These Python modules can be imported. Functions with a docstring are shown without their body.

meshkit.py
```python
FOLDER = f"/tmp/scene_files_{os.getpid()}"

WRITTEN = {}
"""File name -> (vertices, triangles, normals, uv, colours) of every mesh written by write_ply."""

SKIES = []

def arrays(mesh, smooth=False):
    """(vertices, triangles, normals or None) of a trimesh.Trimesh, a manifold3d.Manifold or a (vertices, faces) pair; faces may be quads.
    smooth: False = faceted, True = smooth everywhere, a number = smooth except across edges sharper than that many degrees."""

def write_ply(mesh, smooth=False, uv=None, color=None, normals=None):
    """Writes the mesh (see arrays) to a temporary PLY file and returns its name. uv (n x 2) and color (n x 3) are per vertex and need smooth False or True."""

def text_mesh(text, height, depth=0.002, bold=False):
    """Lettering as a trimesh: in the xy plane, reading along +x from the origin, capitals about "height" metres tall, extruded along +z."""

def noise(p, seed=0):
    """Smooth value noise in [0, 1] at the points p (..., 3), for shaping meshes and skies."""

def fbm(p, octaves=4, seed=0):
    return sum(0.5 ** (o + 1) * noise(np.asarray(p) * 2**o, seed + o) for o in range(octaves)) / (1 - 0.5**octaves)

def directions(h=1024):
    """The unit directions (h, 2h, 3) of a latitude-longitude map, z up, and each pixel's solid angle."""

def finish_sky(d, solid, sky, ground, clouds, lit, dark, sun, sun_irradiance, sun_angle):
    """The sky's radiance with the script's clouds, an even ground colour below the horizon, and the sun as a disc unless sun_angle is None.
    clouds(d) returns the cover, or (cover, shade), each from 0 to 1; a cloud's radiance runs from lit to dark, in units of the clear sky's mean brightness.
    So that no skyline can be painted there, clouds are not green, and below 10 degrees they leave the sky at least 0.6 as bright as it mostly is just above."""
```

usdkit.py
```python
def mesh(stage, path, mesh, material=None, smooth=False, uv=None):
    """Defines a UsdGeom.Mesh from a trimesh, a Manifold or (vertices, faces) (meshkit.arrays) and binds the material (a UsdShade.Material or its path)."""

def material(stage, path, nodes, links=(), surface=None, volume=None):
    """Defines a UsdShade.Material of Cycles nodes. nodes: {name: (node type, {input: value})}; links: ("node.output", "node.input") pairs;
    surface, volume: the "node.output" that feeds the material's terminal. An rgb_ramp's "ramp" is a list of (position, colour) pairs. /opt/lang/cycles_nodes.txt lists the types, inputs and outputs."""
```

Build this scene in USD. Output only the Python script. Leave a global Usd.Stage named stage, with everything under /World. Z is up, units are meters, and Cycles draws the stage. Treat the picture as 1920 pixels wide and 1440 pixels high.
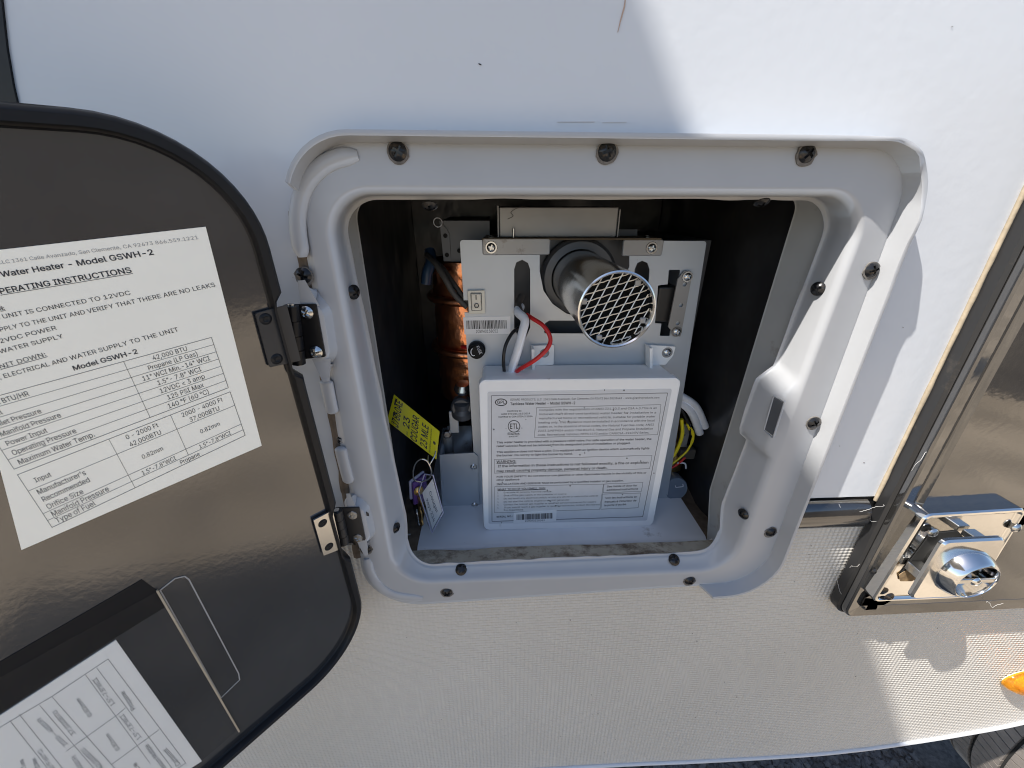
import math, random
import numpy as np, trimesh, manifold3d
import shapely
from shapely.geometry import Polygon, Point, LineString, box as sbox
from shapely.ops import unary_union
from pxr import Usd, UsdGeom, UsdLux, UsdShade, Gf, Sdf, Vt
import usdkit, meshkit

stage = Usd.Stage.CreateInMemory()
UsdGeom.SetStageUpAxis(stage, UsdGeom.Tokens.z)
UsdGeom.SetStageMetersPerUnit(stage, 1.0)
UsdGeom.Xform.Define(stage, '/World')
UsdGeom.Scope.Define(stage, '/World/Looks')
rng = random.Random(7)
nrg = np.random.default_rng(7)

# ------------------------------------------------------------------ camera
W, H = 1920, 1440
YAW, PITCH, ROLL, FPX = 0.04864, 0.42809, 0.00156, 745.0
CAM = np.array([-0.07462, -0.27058, 0.16158])
EXPOSURE = 0.75
cy_, sy_, cp_, sp_ = math.cos(YAW), math.sin(YAW), math.cos(PITCH), math.sin(PITCH)
_f = np.array([sy_*cp_, cy_*cp_, -sp_]); _r = np.array([cy_, -sy_, 0]); _u = np.cross(_r, _f)
ROT = np.stack([math.cos(ROLL)*_r+math.sin(ROLL)*_u, -math.sin(ROLL)*_r+math.cos(ROLL)*_u, _f])
cam = UsdGeom.Camera.Define(stage, '/World/camera')
M4 = Gf.Matrix4d(*ROT[0], 0, *ROT[1], 0, *(-ROT[2]), 0, *CAM, 1)
cam.AddTransformOp().Set(M4)
cam.CreateHorizontalApertureAttr(36.0); cam.CreateVerticalApertureAttr(27.0)
cam.CreateFocalLengthAttr(36.0*FPX/W)
cam.CreateClippingRangeAttr(Gf.Vec2f(0.01, 500))
cam.CreateExposureAttr(EXPOSURE)

# ------------------------------------------------------------------ sky and sun
SUN = np.array([-0.54, -0.215, 0.81]); SUN /= np.linalg.norm(SUN)
SKY, SUNI = 0.115, 1.25
usdkit.material(stage, '/World/Looks/sky', {
    's': ('sky_texture', {'sky_type': 'single_scattering', 'sun_disc': False, 'sun_elevation': math.asin(SUN[2]), 'sun_rotation': math.atan2(SUN[0], SUN[1])}),
    'b': ('background_shader', {'strength': SKY})}, [('s.color', 'b.color')], surface='b.background')
dome = UsdLux.DomeLight.Define(stage, '/World/sky')
UsdShade.MaterialBindingAPI.Apply(dome.GetPrim()).Bind(UsdShade.Material.Get(stage, '/World/Looks/sky'))
dome.GetPrim().SetCustomDataByKey('kind', 'structure')
sun = UsdLux.DistantLight.Define(stage, '/World/sun')
sun.CreateIntensityAttr(SUNI); sun.CreateAngleAttr(0.5); sun.CreateNormalizeAttr(True)
sun.CreateColorAttr(Gf.Vec3f(1.0, 0.95, 0.88))
_z = SUN; _x = np.cross([0, 0, 1.0], _z); _x /= np.linalg.norm(_x); _y = np.cross(_z, _x)
sun.AddTransformOp().Set(Gf.Matrix4d(*_x, 0, *_y, 0, *_z, 0, 0, 0, 3, 1))

# ------------------------------------------------------------------ pixel <-> place
def ray(px, py):
    px, py = np.asarray(px, float), np.asarray(py, float)
    return np.stack([(px-W/2)/FPX, -(py-H/2)/FPX, np.ones_like(px)], -1) @ ROT
def P(px, py, Y=0.0):
    """the point of the vertical plane y = Y that the photograph shows at a pixel"""
    d = ray(px, py); return CAM + d*((Y-CAM[1])/d[..., 1])[..., None]
def on_plane(px, py, o, n):
    d = ray(px, py); return CAM + d*(np.dot(np.asarray(o)-CAM, n)/(d @ np.asarray(n)))[..., None]
def pj(X):
    d = (np.asarray(X)-CAM) @ ROT.T
    return np.stack([W/2+FPX*d[..., 0]/d[..., 2], H/2-FPX*d[..., 1]/d[..., 2]], -1)
def xz(px, py, Y): p = P(px, py, Y); return (p[..., 0], p[..., 2])
def poly(pts, Y, r=0.0):
    """polygon (x, z) on the plane y = Y through photograph pixels, corners rounded by r metres"""
    g = Polygon([(float(a), float(b)) for a, b in (xz(x, y, Y) for x, y in pts)])
    if not g.is_valid: g = g.buffer(0)
    if r: g = g.buffer(-r).buffer(r, quad_segs=6)
    return g

# ------------------------------------------------------------------ prims
_used = {}
def free(parent, name):
    k = _used.get((parent, name), 0); _used[(parent, name)] = k+1
    return name if k == 0 else f'{name}_{k:03d}'
def path_of(parent): return '/World' if parent is None else str(parent.GetPath())
def tag(p, label=None, category=None, group=None, kind=None):
    for k, v in (('label', label), ('category', category), ('group', group), ('kind', kind)):
        if v: p.SetCustomDataByKey(k, v)
    return p
def obj(name, mesh, mat, parent=None, smooth=False, **kw):
    par = path_of(parent); path = par+'/'+free(par, name)
    if isinstance(mesh, (list,)): mesh = cat(mesh)
    if not hasattr(mesh, 'vertices'): mesh = tri(*meshkit.arrays(mesh)[:2])
    o = _base.get('/'.join(path.split('/')[:3]))
    if o is not None: mesh = tri(np.asarray(mesh.vertices)-o, mesh.faces)
    m = usdkit.mesh(stage, path, mesh, MATS[mat], smooth=smooth).GetPrim()
    return tag(m, **kw)
_base = {}
def thing(name, label, category, group=None, at=None):
    """an Xform at the thing's base; its parts are given in world coordinates"""
    path = '/World/'+free('/World', name); x = UsdGeom.Xform.Define(stage, path)
    if at is not None: x.AddTranslateOp().Set(Gf.Vec3d(*map(float, at))); _base[path] = np.array(at, float)
    return tag(x.GetPrim(), label, category, group)

# ------------------------------------------------------------------ shapes
def tri(v, f): return trimesh.Trimesh(np.asarray(v, float), np.asarray(f, int), process=False)
def cat(ms):
    out_v, out_f, n = [], [], 0
    for m in ms:
        v, f = (m.vertices, m.faces) if hasattr(m, 'vertices') else meshkit.arrays(m)[:2]
        out_v.append(v); out_f.append(f+n); n += len(v)
    return tri(np.vstack(out_v), np.vstack(out_f))
def ext(g, y0, y1):
    """extrudes a polygon of (x, z) from y0 (front) to y1"""
    ms = []
    for q in getattr(g, 'geoms', [g]):
        if q.is_empty or q.area < 1e-10: continue
        m = trimesh.creation.extrude_polygon(q, y1-y0, engine='earcut'); v = m.vertices
        ms.append(tri(np.stack([v[:, 0], y1-v[:, 2], v[:, 1]], 1), m.faces))
    return cat(ms)
def box(x0, x1, y0, y1, z0, z1):
    m = trimesh.creation.box([x1-x0, y1-y0, z1-z0]); m.apply_translation([(x0+x1)/2, (y0+y1)/2, (z0+z1)/2]); return tri(m.vertices, m.faces)
def bbox(x0, x1, y0, y1, z0, z1, r=0.001):
    """box with rounded edges"""
    s = manifold3d.Manifold.sphere(r, 12)
    pts = [s.translate([x, y, z]) for x in (x0+r, x1-r) for y in (y0+r, y1-r) for z in (z0+r, z1-r)]
    h = manifold3d.Manifold.batch_hull(pts); m = h.to_mesh(); return tri(m.vert_properties[:, :3], m.tri_verts)
def rr(x0, x1, z0, z1, r, n=6, m=1):
    """rounded rectangle loop, counter-clockwise seen from the camera side, always the same count"""
    rs = r if np.ndim(r) else [r]*4
    out = []
    cs = [(x0, z1, 90, rs[0], 1, -1), (x0, z0, 180, rs[3], 1, 1), (x1, z0, 270, rs[2], -1, 1), (x1, z1, 0, rs[1], -1, -1)]
    for x, z, a, q, sx, sz in cs:
        for t in np.linspace(0, 90, n+1):
            b = math.radians(a+t); out.append((x+sx*q+q*math.cos(b), z+sz*q+q*math.sin(b)))
    return np.array(out)
def quad_loop(c, radii, n=10, side=12):
    """c: four corners TL BL BR TR (x, z); rounded; sides subdivided"""
    c = np.asarray(c, float); arcs = []
    for k in range(4):
        p, a, b = c[k], c[k-1], c[(k+1) % 4]
        da, db = (a-p)/np.linalg.norm(a-p), (b-p)/np.linalg.norm(b-p)
        th = math.acos(np.clip(da@db, -1, 1)); d = radii[k]/math.tan(th/2)
        cen = p+(da+db)/np.linalg.norm(da+db)*radii[k]/math.sin(th/2)
        s, e = p+da*d-cen, p+db*d-cen
        a0, a1 = math.atan2(s[1], s[0]), math.atan2(e[1], e[0]); dl = (a1-a0+math.pi) % (2*math.pi)-math.pi
        arcs.append([cen+radii[k]*np.array([math.cos(a0+dl*t), math.sin(a0+dl*t)]) for t in np.linspace(0, 1, n+1)])
    out = []
    for k in range(4):
        out += arcs[k]; s, e = arcs[k][-1], arcs[(k+1) % 4][0]
        out += [s+(e-s)*t for t in np.linspace(0, 1, side+2)[1:-1]]
    return np.array(out)
def inset(loop, d):
    """moves every point of a counter-clockwise closed loop inward by d"""
    a, b = np.roll(loop, 1, 0), np.roll(loop, -1, 0); t = b-a; t /= np.linalg.norm(t, axis=1)[:, None]+1e-12
    return loop+np.stack([-t[:, 1], t[:, 0]], 1)*np.reshape(d, (-1, 1) if np.ndim(d) else (1, 1))
def loft(loops, cap0=False, cap1=False):
    """loops: list of (loop(n,2), y or array of y); first = front for a closed solid"""
    n = len(loops[0][0]); V, F = [], []
    for l, y in loops: V.append(np.stack([l[:, 0], np.broadcast_to(y, n), l[:, 1]], 1))
    V = np.vstack(V)
    for k in range(len(loops)-1):
        for i in range(n):
            j = (i+1) % n; a, b, c, d = k*n+i, k*n+j, (k+1)*n+j, (k+1)*n+i
            F += [(a, c, b), (a, d, c)]
    for flag, k in ((cap0, 0), (cap1, len(loops)-1)):
        if flag:
            g = Polygon(loops[k][0]); tv, tf = trimesh.creation.triangulate_polygon(g, engine='earcut')
            if True:
                o = k*n; idx = [int(np.argmin(np.sum((loops[k][0]-p)**2, 1)))+o for p in tv]
                for t in tf:
                    t = [idx[q] for q in t]
                    p = V[t][:, [0, 2]]; s = (p[1][0]-p[0][0])*(p[2][1]-p[0][1])-(p[1][1]-p[0][1])*(p[2][0]-p[0][0])
                    if len(set(t)) < 3 or abs(s) < 1e-14: continue
                    if (s < 0) == (k == 0): t = t[::-1]
                    F.append(tuple(t))
    return tri(V, F)
def slab(x0, x1, z0, z1, yf, yb, r, ch=0.0008, n=6):
    """plate with rounded corners and a chamfered front edge, facing the camera"""
    l = rr(x0, x1, z0, z1, r, n)
    return loft([(inset(l, ch), yf), (l, yf+ch), (l, yb)], True, True)
def tube(path, r, sides=8, caps=True):
    p = np.asarray(path, float); n = len(p); rad = np.broadcast_to(r, n)
    t = np.gradient(p, axis=0); t /= np.linalg.norm(t, axis=1)[:, None]+1e-12
    up = np.array([0, 0, 1.0]) if abs(t[0][2]) < .9 else np.array([1.0, 0, 0]); V, F = [], []
    a = np.cross(up, t[0]); a /= np.linalg.norm(a)
    for i in range(n):
        a = a-t[i]*(a@t[i]); a /= np.linalg.norm(a); b = np.cross(t[i], a)
        for k in range(sides):
            w = 2*math.pi*k/sides; V.append(p[i]+rad[i]*(math.cos(w)*a+math.sin(w)*b))
    for i in range(n-1):
        for k in range(sides):
            k2 = (k+1) % sides; F += [(i*sides+k, i*sides+k2, (i+1)*sides+k2), (i*sides+k, (i+1)*sides+k2, (i+1)*sides+k)]
    if caps:
        for o, s in ((0, -1), ((n-1)*sides, 1)):
            for k in range(1, sides-1): F.append((o, o+k, o+k+1) if s > 0 else (o, o+k+1, o+k))
    return tri(V, F)
def curve(pts, n=24):
    """smooth Catmull-Rom path through points"""
    p = np.asarray(pts, float); p = np.vstack([2*p[0]-p[1], p, 2*p[-1]-p[-2]]); out = []
    for i in range(1, len(p)-2):
        for t in np.linspace(0, 1, max(2, n//(len(p)-3)), endpoint=False):
            out.append(.5*(2*p[i]+(p[i+1]-p[i-1])*t+(2*p[i-1]-5*p[i]+4*p[i+1]-p[i+2])*t*t+(3*p[i]-p[i-1]-3*p[i+1]+p[i+2])*t**3))
    out.append(p[-2]); return np.array(out)
def pcurve(pts, n=24):
    """pts: (px, py, Y)"""
    return curve([P(a, b, c) for a, b, c in pts], n)
def frame_to(axis):
    a = np.asarray(axis, float); a /= np.linalg.norm(a)
    x = np.cross([0, 0, 1.0], a) if abs(a[2]) < .9 else np.cross([1.0, 0, 0], a)
    x /= np.linalg.norm(x); return np.stack([x, np.cross(a, x), a], 1)
def lathe(profile, at, axis=(0, -1, 0), n=32):
    """profile: (radius, height along axis)"""
    pr = np.asarray(profile, float); V, F = [], []; R = frame_to(axis); m = len(pr)
    for k in range(n):
        w = 2*math.pi*k/n
        for r, h in pr: V.append(R @ np.array([r*math.cos(w), r*math.sin(w), h])+at)
    for k in range(n):
        k2 = (k+1) % n
        for i in range(m-1): F += [(k*m+i, k2*m+i, k2*m+i+1), (k*m+i, k2*m+i+1, k*m+i+1)]
    g = trimesh.Trimesh(V, F, process=True); g.update_faces(g.nondegenerate_faces())
    return tri(g.vertices, g.faces)
def disc(r, t, at, axis=(0, -1, 0), n=28, ch=None):
    ch = min(r, t)*.2 if ch is None else ch
    return lathe([(1e-6, 0), (r, 0), (r, t-ch), (r-ch, t), (1e-6, t)], at, axis, n)
def screw_head(r, kind='pan'):
    """screw head with a cross recess, its base at the origin, axis +z"""
    M = manifold3d.Manifold
    h = M.sphere(r*1.25, 24).translate([0, 0, -r*.62]) ^ M.cylinder(r*2, r, r, 24)
    if kind == 'flat': h = M.cylinder(r*.16, r, r*.94, 24)
    if kind == 'washer': h = M.cylinder(r*.16, r*1.35, r*1.25, 24)+h
    zt = r*.63 if kind != 'flat' else r*.16
    c = M.cube([r*1.25, r*.3, r*.8], True)+M.cube([r*.3, r*1.25, r*.8], True)
    h = h-c.translate([0, 0, zt+(.4-.38)*r if kind != 'flat' else r*.45])
    m = h.to_mesh(); return tri(m.vert_properties[:, :3], m.tri_verts)
_heads = {k: screw_head(1.0, k) for k in ('pan', 'flat', 'washer')}
def screw(at, r, axis=(0, -1, 0), kind='pan', spin=None):
    m = _heads[kind]; s = rng.uniform(0, 1.57) if spin is None else spin
    v = np.array(m.vertices)*r; c, q = math.cos(s), math.sin(s)
    v = np.stack([v[:, 0]*c-v[:, 1]*q, v[:, 0]*q+v[:, 1]*c, v[:, 2]], 1)
    return tri(v @ frame_to(axis).T+np.asarray(at), m.faces)

# ---- flat lettering
_gl = {}
def _width(s):
    return float(meshkit.text_mesh(s, 1.0, .01).bounds[1, 0])
def glyph(c, bold):
    if (c, bold) not in _gl:
        base = _gl.setdefault(('base', bold), float(meshkit.text_mesh('II', 1.0, .01, bold).bounds[1, 0]))
        adv = float(meshkit.text_mesh('I'+c+'I', 1.0, .01, bold).bounds[1, 0])-base
        v = f = None
        if c != ' ':
            m = meshkit.text_mesh(c, 1.0, .01, bold); k = m.face_normals[:, 2] > .9
            f = np.array(m.faces)[k]; u, inv = np.unique(f, return_inverse=True)
            v, f = np.array(m.vertices)[u][:, :2], inv.reshape(-1, 3)
        _gl[(c, bold)] = (adv, v, f)
    return _gl[(c, bold)]
def text2d(s, bold=False):
    """flat mesh (v(n,2), f) of height-1 capitals and its width"""
    x, V, F, n = 0.0, [], [], 0
    for c in s:
        adv, v, f = glyph(c, bold)
        if v is not None: V.append(v+[x, 0]); F.append(f+n); n += len(v)
        x += adv
    return (np.vstack(V), np.vstack(F), x) if V else (np.zeros((0, 2)), np.zeros((0, 3), int), x)
class Print:
    """gathers flat print on one plane; place(px, py) turns a pixel into a point of it, up = the plane's upright, n = its outward normal"""
    def __init__(s, place, up, n, off=0.00015): s.place, s.up, s.n, s.off, s.parts = place, np.asarray(up, float), np.asarray(n, float), off, []
    def add(s, pxy, f):
        v = s.place(pxy[:, 0], pxy[:, 1])+s.n*s.off
        a, b, c = v[f[:, 0]], v[f[:, 1]], v[f[:, 2]]
        fl = (np.cross(b-a, c-a) @ s.n) < 0; f = f.copy(); f[fl] = f[fl][:, ::-1]; s.parts.append(tri(v, f))
    def upx(s, p):
        X = s.place(np.array(p[0], float), np.array(p[1], float)); q = pj(X+s.up*.002)-pj(X); return q/np.linalg.norm(q)
    def text(s, t, p0, p1, h, bold=False, pre='', under=False):
        p0, p1 = np.array(p0, float), np.array(p1, float)
        v, f, w = text2d(t, bold); d = (p1-p0)/w; up = s.upx((p0+p1)/2)*h
        if pre:
            v2, f2, w2 = text2d(pre, bold); f = np.vstack([f2, f+len(v2)]); v = np.vstack([v2-[w2, 0], v])
        s.add(p0+v[:, :1]*d+v[:, 1:]*up, f)
        if under: s.line(p0-up*.22, p1-up*.22, max(1.0, h*.09))
    def ctext(s, t, c, u, h, bold=False):
        """centred text of natural proportion along the pixel direction u"""
        v, f, w = text2d(t, bold); u = np.asarray(u, float)/np.linalg.norm(u); up = s.upx(c)*h; c = np.asarray(c, float)
        s.add(c+(v[:, :1]-w/2)*u*h+(v[:, 1:]-.5)*up, f)
    def line(s, a, b, w):
        a, b = np.array(a, float), np.array(b, float); t = (b-a)/np.linalg.norm(b-a); q = np.array([-t[1], t[0]])*w/2
        s.add(np.array([a-q, b-q, b+q, a+q]), np.array([[0, 1, 2], [0, 2, 3]]))
    def frame(s, c, w):
        for k in range(len(c)): s.line(c[k], c[(k+1) % len(c)], w)
    def shape(s, g):
        for q in getattr(g, 'geoms', [g]):
            v, f = trimesh.creation.triangulate_polygon(q, engine='earcut'); s.add(np.asarray(v), np.asarray(f))
    def mesh(s): return cat(s.parts)
def bars(pr, a, b, hgt_vec, seed):
    r = random.Random(seed); a, b, h = np.array(a, float), np.array(b, float), np.array(hgt_vec, float); x = 0.0
    while x < .99:
        w = r.choice([.008, .012, .018, .024]); e = min(1.0, x+w)
        p, q = a+(b-a)*x, a+(b-a)*e
        pr.add(np.array([p, q, q+h, p+h]), np.array([[0, 1, 2], [0, 2, 3]])); x = e+r.choice([.007, .01, .016])

# ------------------------------------------------------------------ materials
MATS = {}
def mat(name, col, rough=.5, metal=0.0, bump=None, mottle=None, dirt=None, **extra):
    """bump: (scale, height m); mottle: (scale, amount); dirt: (scale, colour, threshold)"""
    N = {'p': ('principled_bsdf', {'base_color': col, 'roughness': rough, 'metallic': metal, **extra}), 'g': ('geometry', {})}
    L = []
    if mottle:
        lo = tuple(max(0, c*(1-mottle[1])) for c in col); hi = tuple(min(1, c*(1+mottle[1]*.6)) for c in col)
        N['nm'] = ('noise_texture', {'scale': mottle[0], 'detail': 5.0, 'roughness': .6}); N['rm'] = ('rgb_ramp', {'ramp': [(.3, lo), (.7, hi)]})
        L += [('g.position', 'nm.vector'), ('nm.fac', 'rm.fac')]
    if dirt:
        N['nd'] = ('noise_texture', {'scale': dirt[0], 'detail': 6.0, 'roughness': .7}); N['rd'] = ('rgb_ramp', {'ramp': [(dirt[2], (0, 0, 0)), (min(1, dirt[2]+.16), (1, 1, 1))]})
        N['md'] = ('mix_color', {'a': col, 'b': dirt[1]})
        L += [('g.position', 'nd.vector'), ('nd.fac', 'rd.fac'), ('rd.color', 'sepd.color'), ('sepd.r', 'md.fac'), ('md.result', 'p.base_color')]
        N['sepd'] = ('separate_color', {})
        if mottle: L.append(('rm.color', 'md.a'))
    elif mottle: L.append(('rm.color', 'p.base_color'))
    if bump:
        N['nb'] = ('noise_texture', {'scale': bump[0], 'detail': 2.0}); N['b'] = ('bump', {'strength': 1.0, 'distance': bump[1]})
        L += [('g.position', 'nb.vector'), ('nb.fac', 'b.height'), ('b.normal', 'p.normal')]
    MATS[name] = usdkit.material(stage, '/World/Looks/'+name, N, L, surface='p.BSDF')
mat('gelcoat', (.62, .645, .68), .22, bump=(120, .00014), mottle=(5, .02), dirt=(9, (.62, .60, .56), .68))
mat('frame_paint', (.41, .42, .437), .33, bump=(900, .00002), mottle=(14, .04), dirt=(22, (.42, .38, .32), .68))
mat('liner_paint', (.36, .365, .36), .5, mottle=(20, .08), dirt=(30, (.2, .17, .13), .6))
mat('black_gloss', (.016, .016, .017), .12, bump=(300, .000035), mottle=(25, .25), dirt=(60, (.055, .05, .045), .66), ior=2.1)
mat('black_hem', (.010, .010, .011), .34, bump=(300, .00004), specular_ior_level=.25)
mat('black_satin', (.02, .02, .021), .38, bump=(250, .00005), dirt=(30, (.07, .06, .05), .62))
mat('hatch_gloss', (.022, .021, .02), .07, bump=(160, .00005), dirt=(40, (.08, .07, .06), .68), ior=2.3)
mat('cavity_black', (.032, .032, .034), .24, bump=(38, .0011), mottle=(18, .4), dirt=(26, (.05, .042, .035), .6))
mat('pan_metal', (.70, .73, .77), .32, .0, bump=(40, .0004), mottle=(12, .08), dirt=(24, (.17, .14, .10), .63))
mat('plate_metal', (.50, .54, .585), .40, .35, bump=(500, .00002), mottle=(10, .07), dirt=(55, (.2, .19, .17), .7))
mat('grey_metal', (.33, .33, .33), .42, .5, mottle=(14, .1), dirt=(40, (.15, .12, .09), .62))
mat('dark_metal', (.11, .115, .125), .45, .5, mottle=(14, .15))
mat('dusty_brown', (.13, .095, .06), .85, mottle=(60, .3))
mat('chrome', (.78, .77, .75), .10, 1.0, bump=(70, .00012), dirt=(50, (.3, .25, .18), .68))
mat('steel', (.62, .62, .61), .22, 1.0)
mat('stainless_tube', (.78, .76, .73), .17, 1.0, bump=(45, .00025), dirt=(30, (.3, .25, .2), .66))
mat('screen_wire', (.66, .63, .58), .35, .7)
mat('black_screw', (.03, .03, .032), .22, .6, dirt=(180, (.10, .075, .05), .55))
mat('white_plastic', (.92, .92, .91), .35, mottle=(30, .03), dirt=(38, (.5, .46, .40), .68))
mat('cream_plastic', (.78, .74, .63), .4)
mat('label_grey', (.66, .67, .69), .38, mottle=(120, .03))
mat('paper', (.95, .895, .77), .32, mottle=(30, .02))
mat('paper_white', (.82, .82, .82), .3)
mat('paper_french', (.85, .83, .78), .22, mottle=(30, .03))
mat('ink', (.035, .035, .038), .5)
mat('ink_grey', (.30, .29, .28), .5)
mat('yellow_card', (.95, .84, .02), .35)
mat('purple', (.10, .045, .20), .35)
mat('lilac', (.45, .45, .58), .35)
mat('brass', (.70, .46, .18), .3, 1.0, dirt=(80, (.2, .12, .05), .6))
mat('copper', (.86, .34, .16), .24, 1.0, bump=(120, .001), dirt=(40, (.2, .07, .035), .60))
mat('wire_red', (.55, .02, .02), .35)
mat('wire_black', (.012, .012, .012), .4)
mat('wire_white', (.74, .76, .80), .4, mottle=(60, .08))
mat('wire_yellow', (.75, .62, .02), .35)
mat('wire_brown', (.085, .075, .065), .55)
mat('wire_blue', (.02, .05, .10), .4)
mat('fuse_black', (.007, .007, .008), .5, specular_ior_level=.2)
mat('sealant', (.40, .37, .30), .7, bump=(160, .0008), mottle=(60, .15), dirt=(50, (.11, .08, .055), .47))
mat('dirt_brown', (.14, .105, .075), .95, mottle=(90, .4))
mat('dirt_fold', (.30, .265, .21), .8, mottle=(50, .5), dirt=(40, (.12, .09, .06), .5))
mat('rust', (.30, .205, .11), .75, mottle=(200, .5))
mat('grime', (.17, .155, .14), .9, mottle=(300, .4))
mat('caulk', (.40, .33, .235), .7, bump=(120, .0008), mottle=(40, .2))
mat('tyre_rubber', (.20, .175, .155), .75, bump=(300, .0003), mottle=(40, .2))
mat('tyre_groove', (.02, .02, .02), .9)
mat('cobweb_silk', (.75, .73, .7), .6)
mat('awning_fabric', (.25, .26, .28), .85)
mat('old_wood', (.12, .105, .09), .85, mottle=(6, .4))
mat('yard_ground', (.42, .345, .255), .95, mottle=(2.2, .45))
mat('gravel_base', (.10, .095, .09), .95, mottle=(120, .5))
mat('scuff_grey', (.56, .56, .57), .5)
mat('stain', (.45, .33, .27), .6)
mat('shadow_gap', (.01, .01, .01), .8)  # near-black that paints the shade inside holes and gaps
# embossed lower panel: rows of small raised diamonds
k = math.pi/.0046
MATS['embossed'] = usdkit.material(stage, '/World/Looks/embossed', {
    'g': ('geometry', {}), 's': ('separate_xyz', {}),
    'mx': ('math', {'math_type': 'multiply', 'value2': k}), 'mz': ('math', {'math_type': 'multiply', 'value2': k*1.15}),
    'a': ('math', {'math_type': 'add'}), 'd': ('math', {'math_type': 'subtract'}),
    'sa': ('math', {'math_type': 'sine'}), 'sd': ('math', {'math_type': 'sine'}), 'h': ('math', {'math_type': 'multiply'}),
    'b': ('bump', {'strength': 1.0, 'distance': .00055}),
    'n': ('noise_texture', {'scale': 4.0, 'detail': 4.0}), 'r': ('rgb_ramp', {'ramp': [(.3, (.565, .54, .495)), (.7, (.625, .60, .555))]}),
    'p': ('principled_bsdf', {'roughness': .36})},
    [('g.position', 's.vector'), ('s.x', 'mx.value1'), ('s.z', 'mz.value1'), ('mx.value', 'a.value1'), ('mz.value', 'a.value2'), ('mx.value', 'd.value1'), ('mz.value', 'd.value2'),
     ('a.value', 'sa.value1'), ('d.value', 'sd.value1'), ('sa.value', 'h.value1'), ('sd.value', 'h.value2'), ('h.value', 'b.height'), ('b.normal', 'p.normal'),
     ('g.position', 'n.vector'), ('n.fac', 'r.fac'), ('r.color', 'p.base_color')], surface='p.BSDF')
# gravel stones vary from stone to stone
MATS['stone'] = usdkit.material(stage, '/World/Looks/stone', {
    'g': ('geometry', {}), 'r': ('rgb_ramp', {'ramp': [(0, (.085, .08, .078)), (.6, (.17, .16, .15)), (1, (.27, .25, .23))]}),
    'n': ('noise_texture', {'scale': 300.0}), 'b': ('bump', {'strength': .6, 'distance': .001}), 'p': ('principled_bsdf', {'roughness': .85})},
    [('g.random_per_island', 'r.fac'), ('r.color', 'p.base_color'), ('g.position', 'n.vector'), ('n.fac', 'b.height'), ('b.normal', 'p.normal')], surface='p.BSDF')
# clear plastic: mostly see-through with a fresnel gloss
def clear(name, tint, ior=1.45, rough=.03):
    MATS[name] = usdkit.material(stage, '/World/Looks/'+name, {
        't': ('transparent_bsdf', {'color': tint}), 'g': ('glossy_bsdf', {'color': (1, 1, 1), 'roughness': rough}), 'f': ('fresnel', {'IOR': ior}), 'm': ('mix_closure', {}), 'geo': ('geometry', {}), 'k': ('math', {'math_type': 'subtract', 'value1': 1.0}), 'q': ('math', {'math_type': 'multiply'})},
        [('geo.backfacing', 'k.value2'), ('f.fac', 'q.value1'), ('k.value', 'q.value2'), ('q.value', 'm.fac'), ('t.BSDF', 'm.closure1'), ('g.BSDF', 'm.closure2')], surface='m.closure')
clear('clear_plastic', (.88, .9, .92))
clear('clear_tape', (.97, .97, .97), 1.4, .04)
mat('amber_lens', (1.0, .42, .03), .06, transmission_weight=.85, ior=1.4)
mat('amber_inner', (.95, .62, .02), .3)
mat('valve_cap', (.20, .24, .30), .2)

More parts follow.
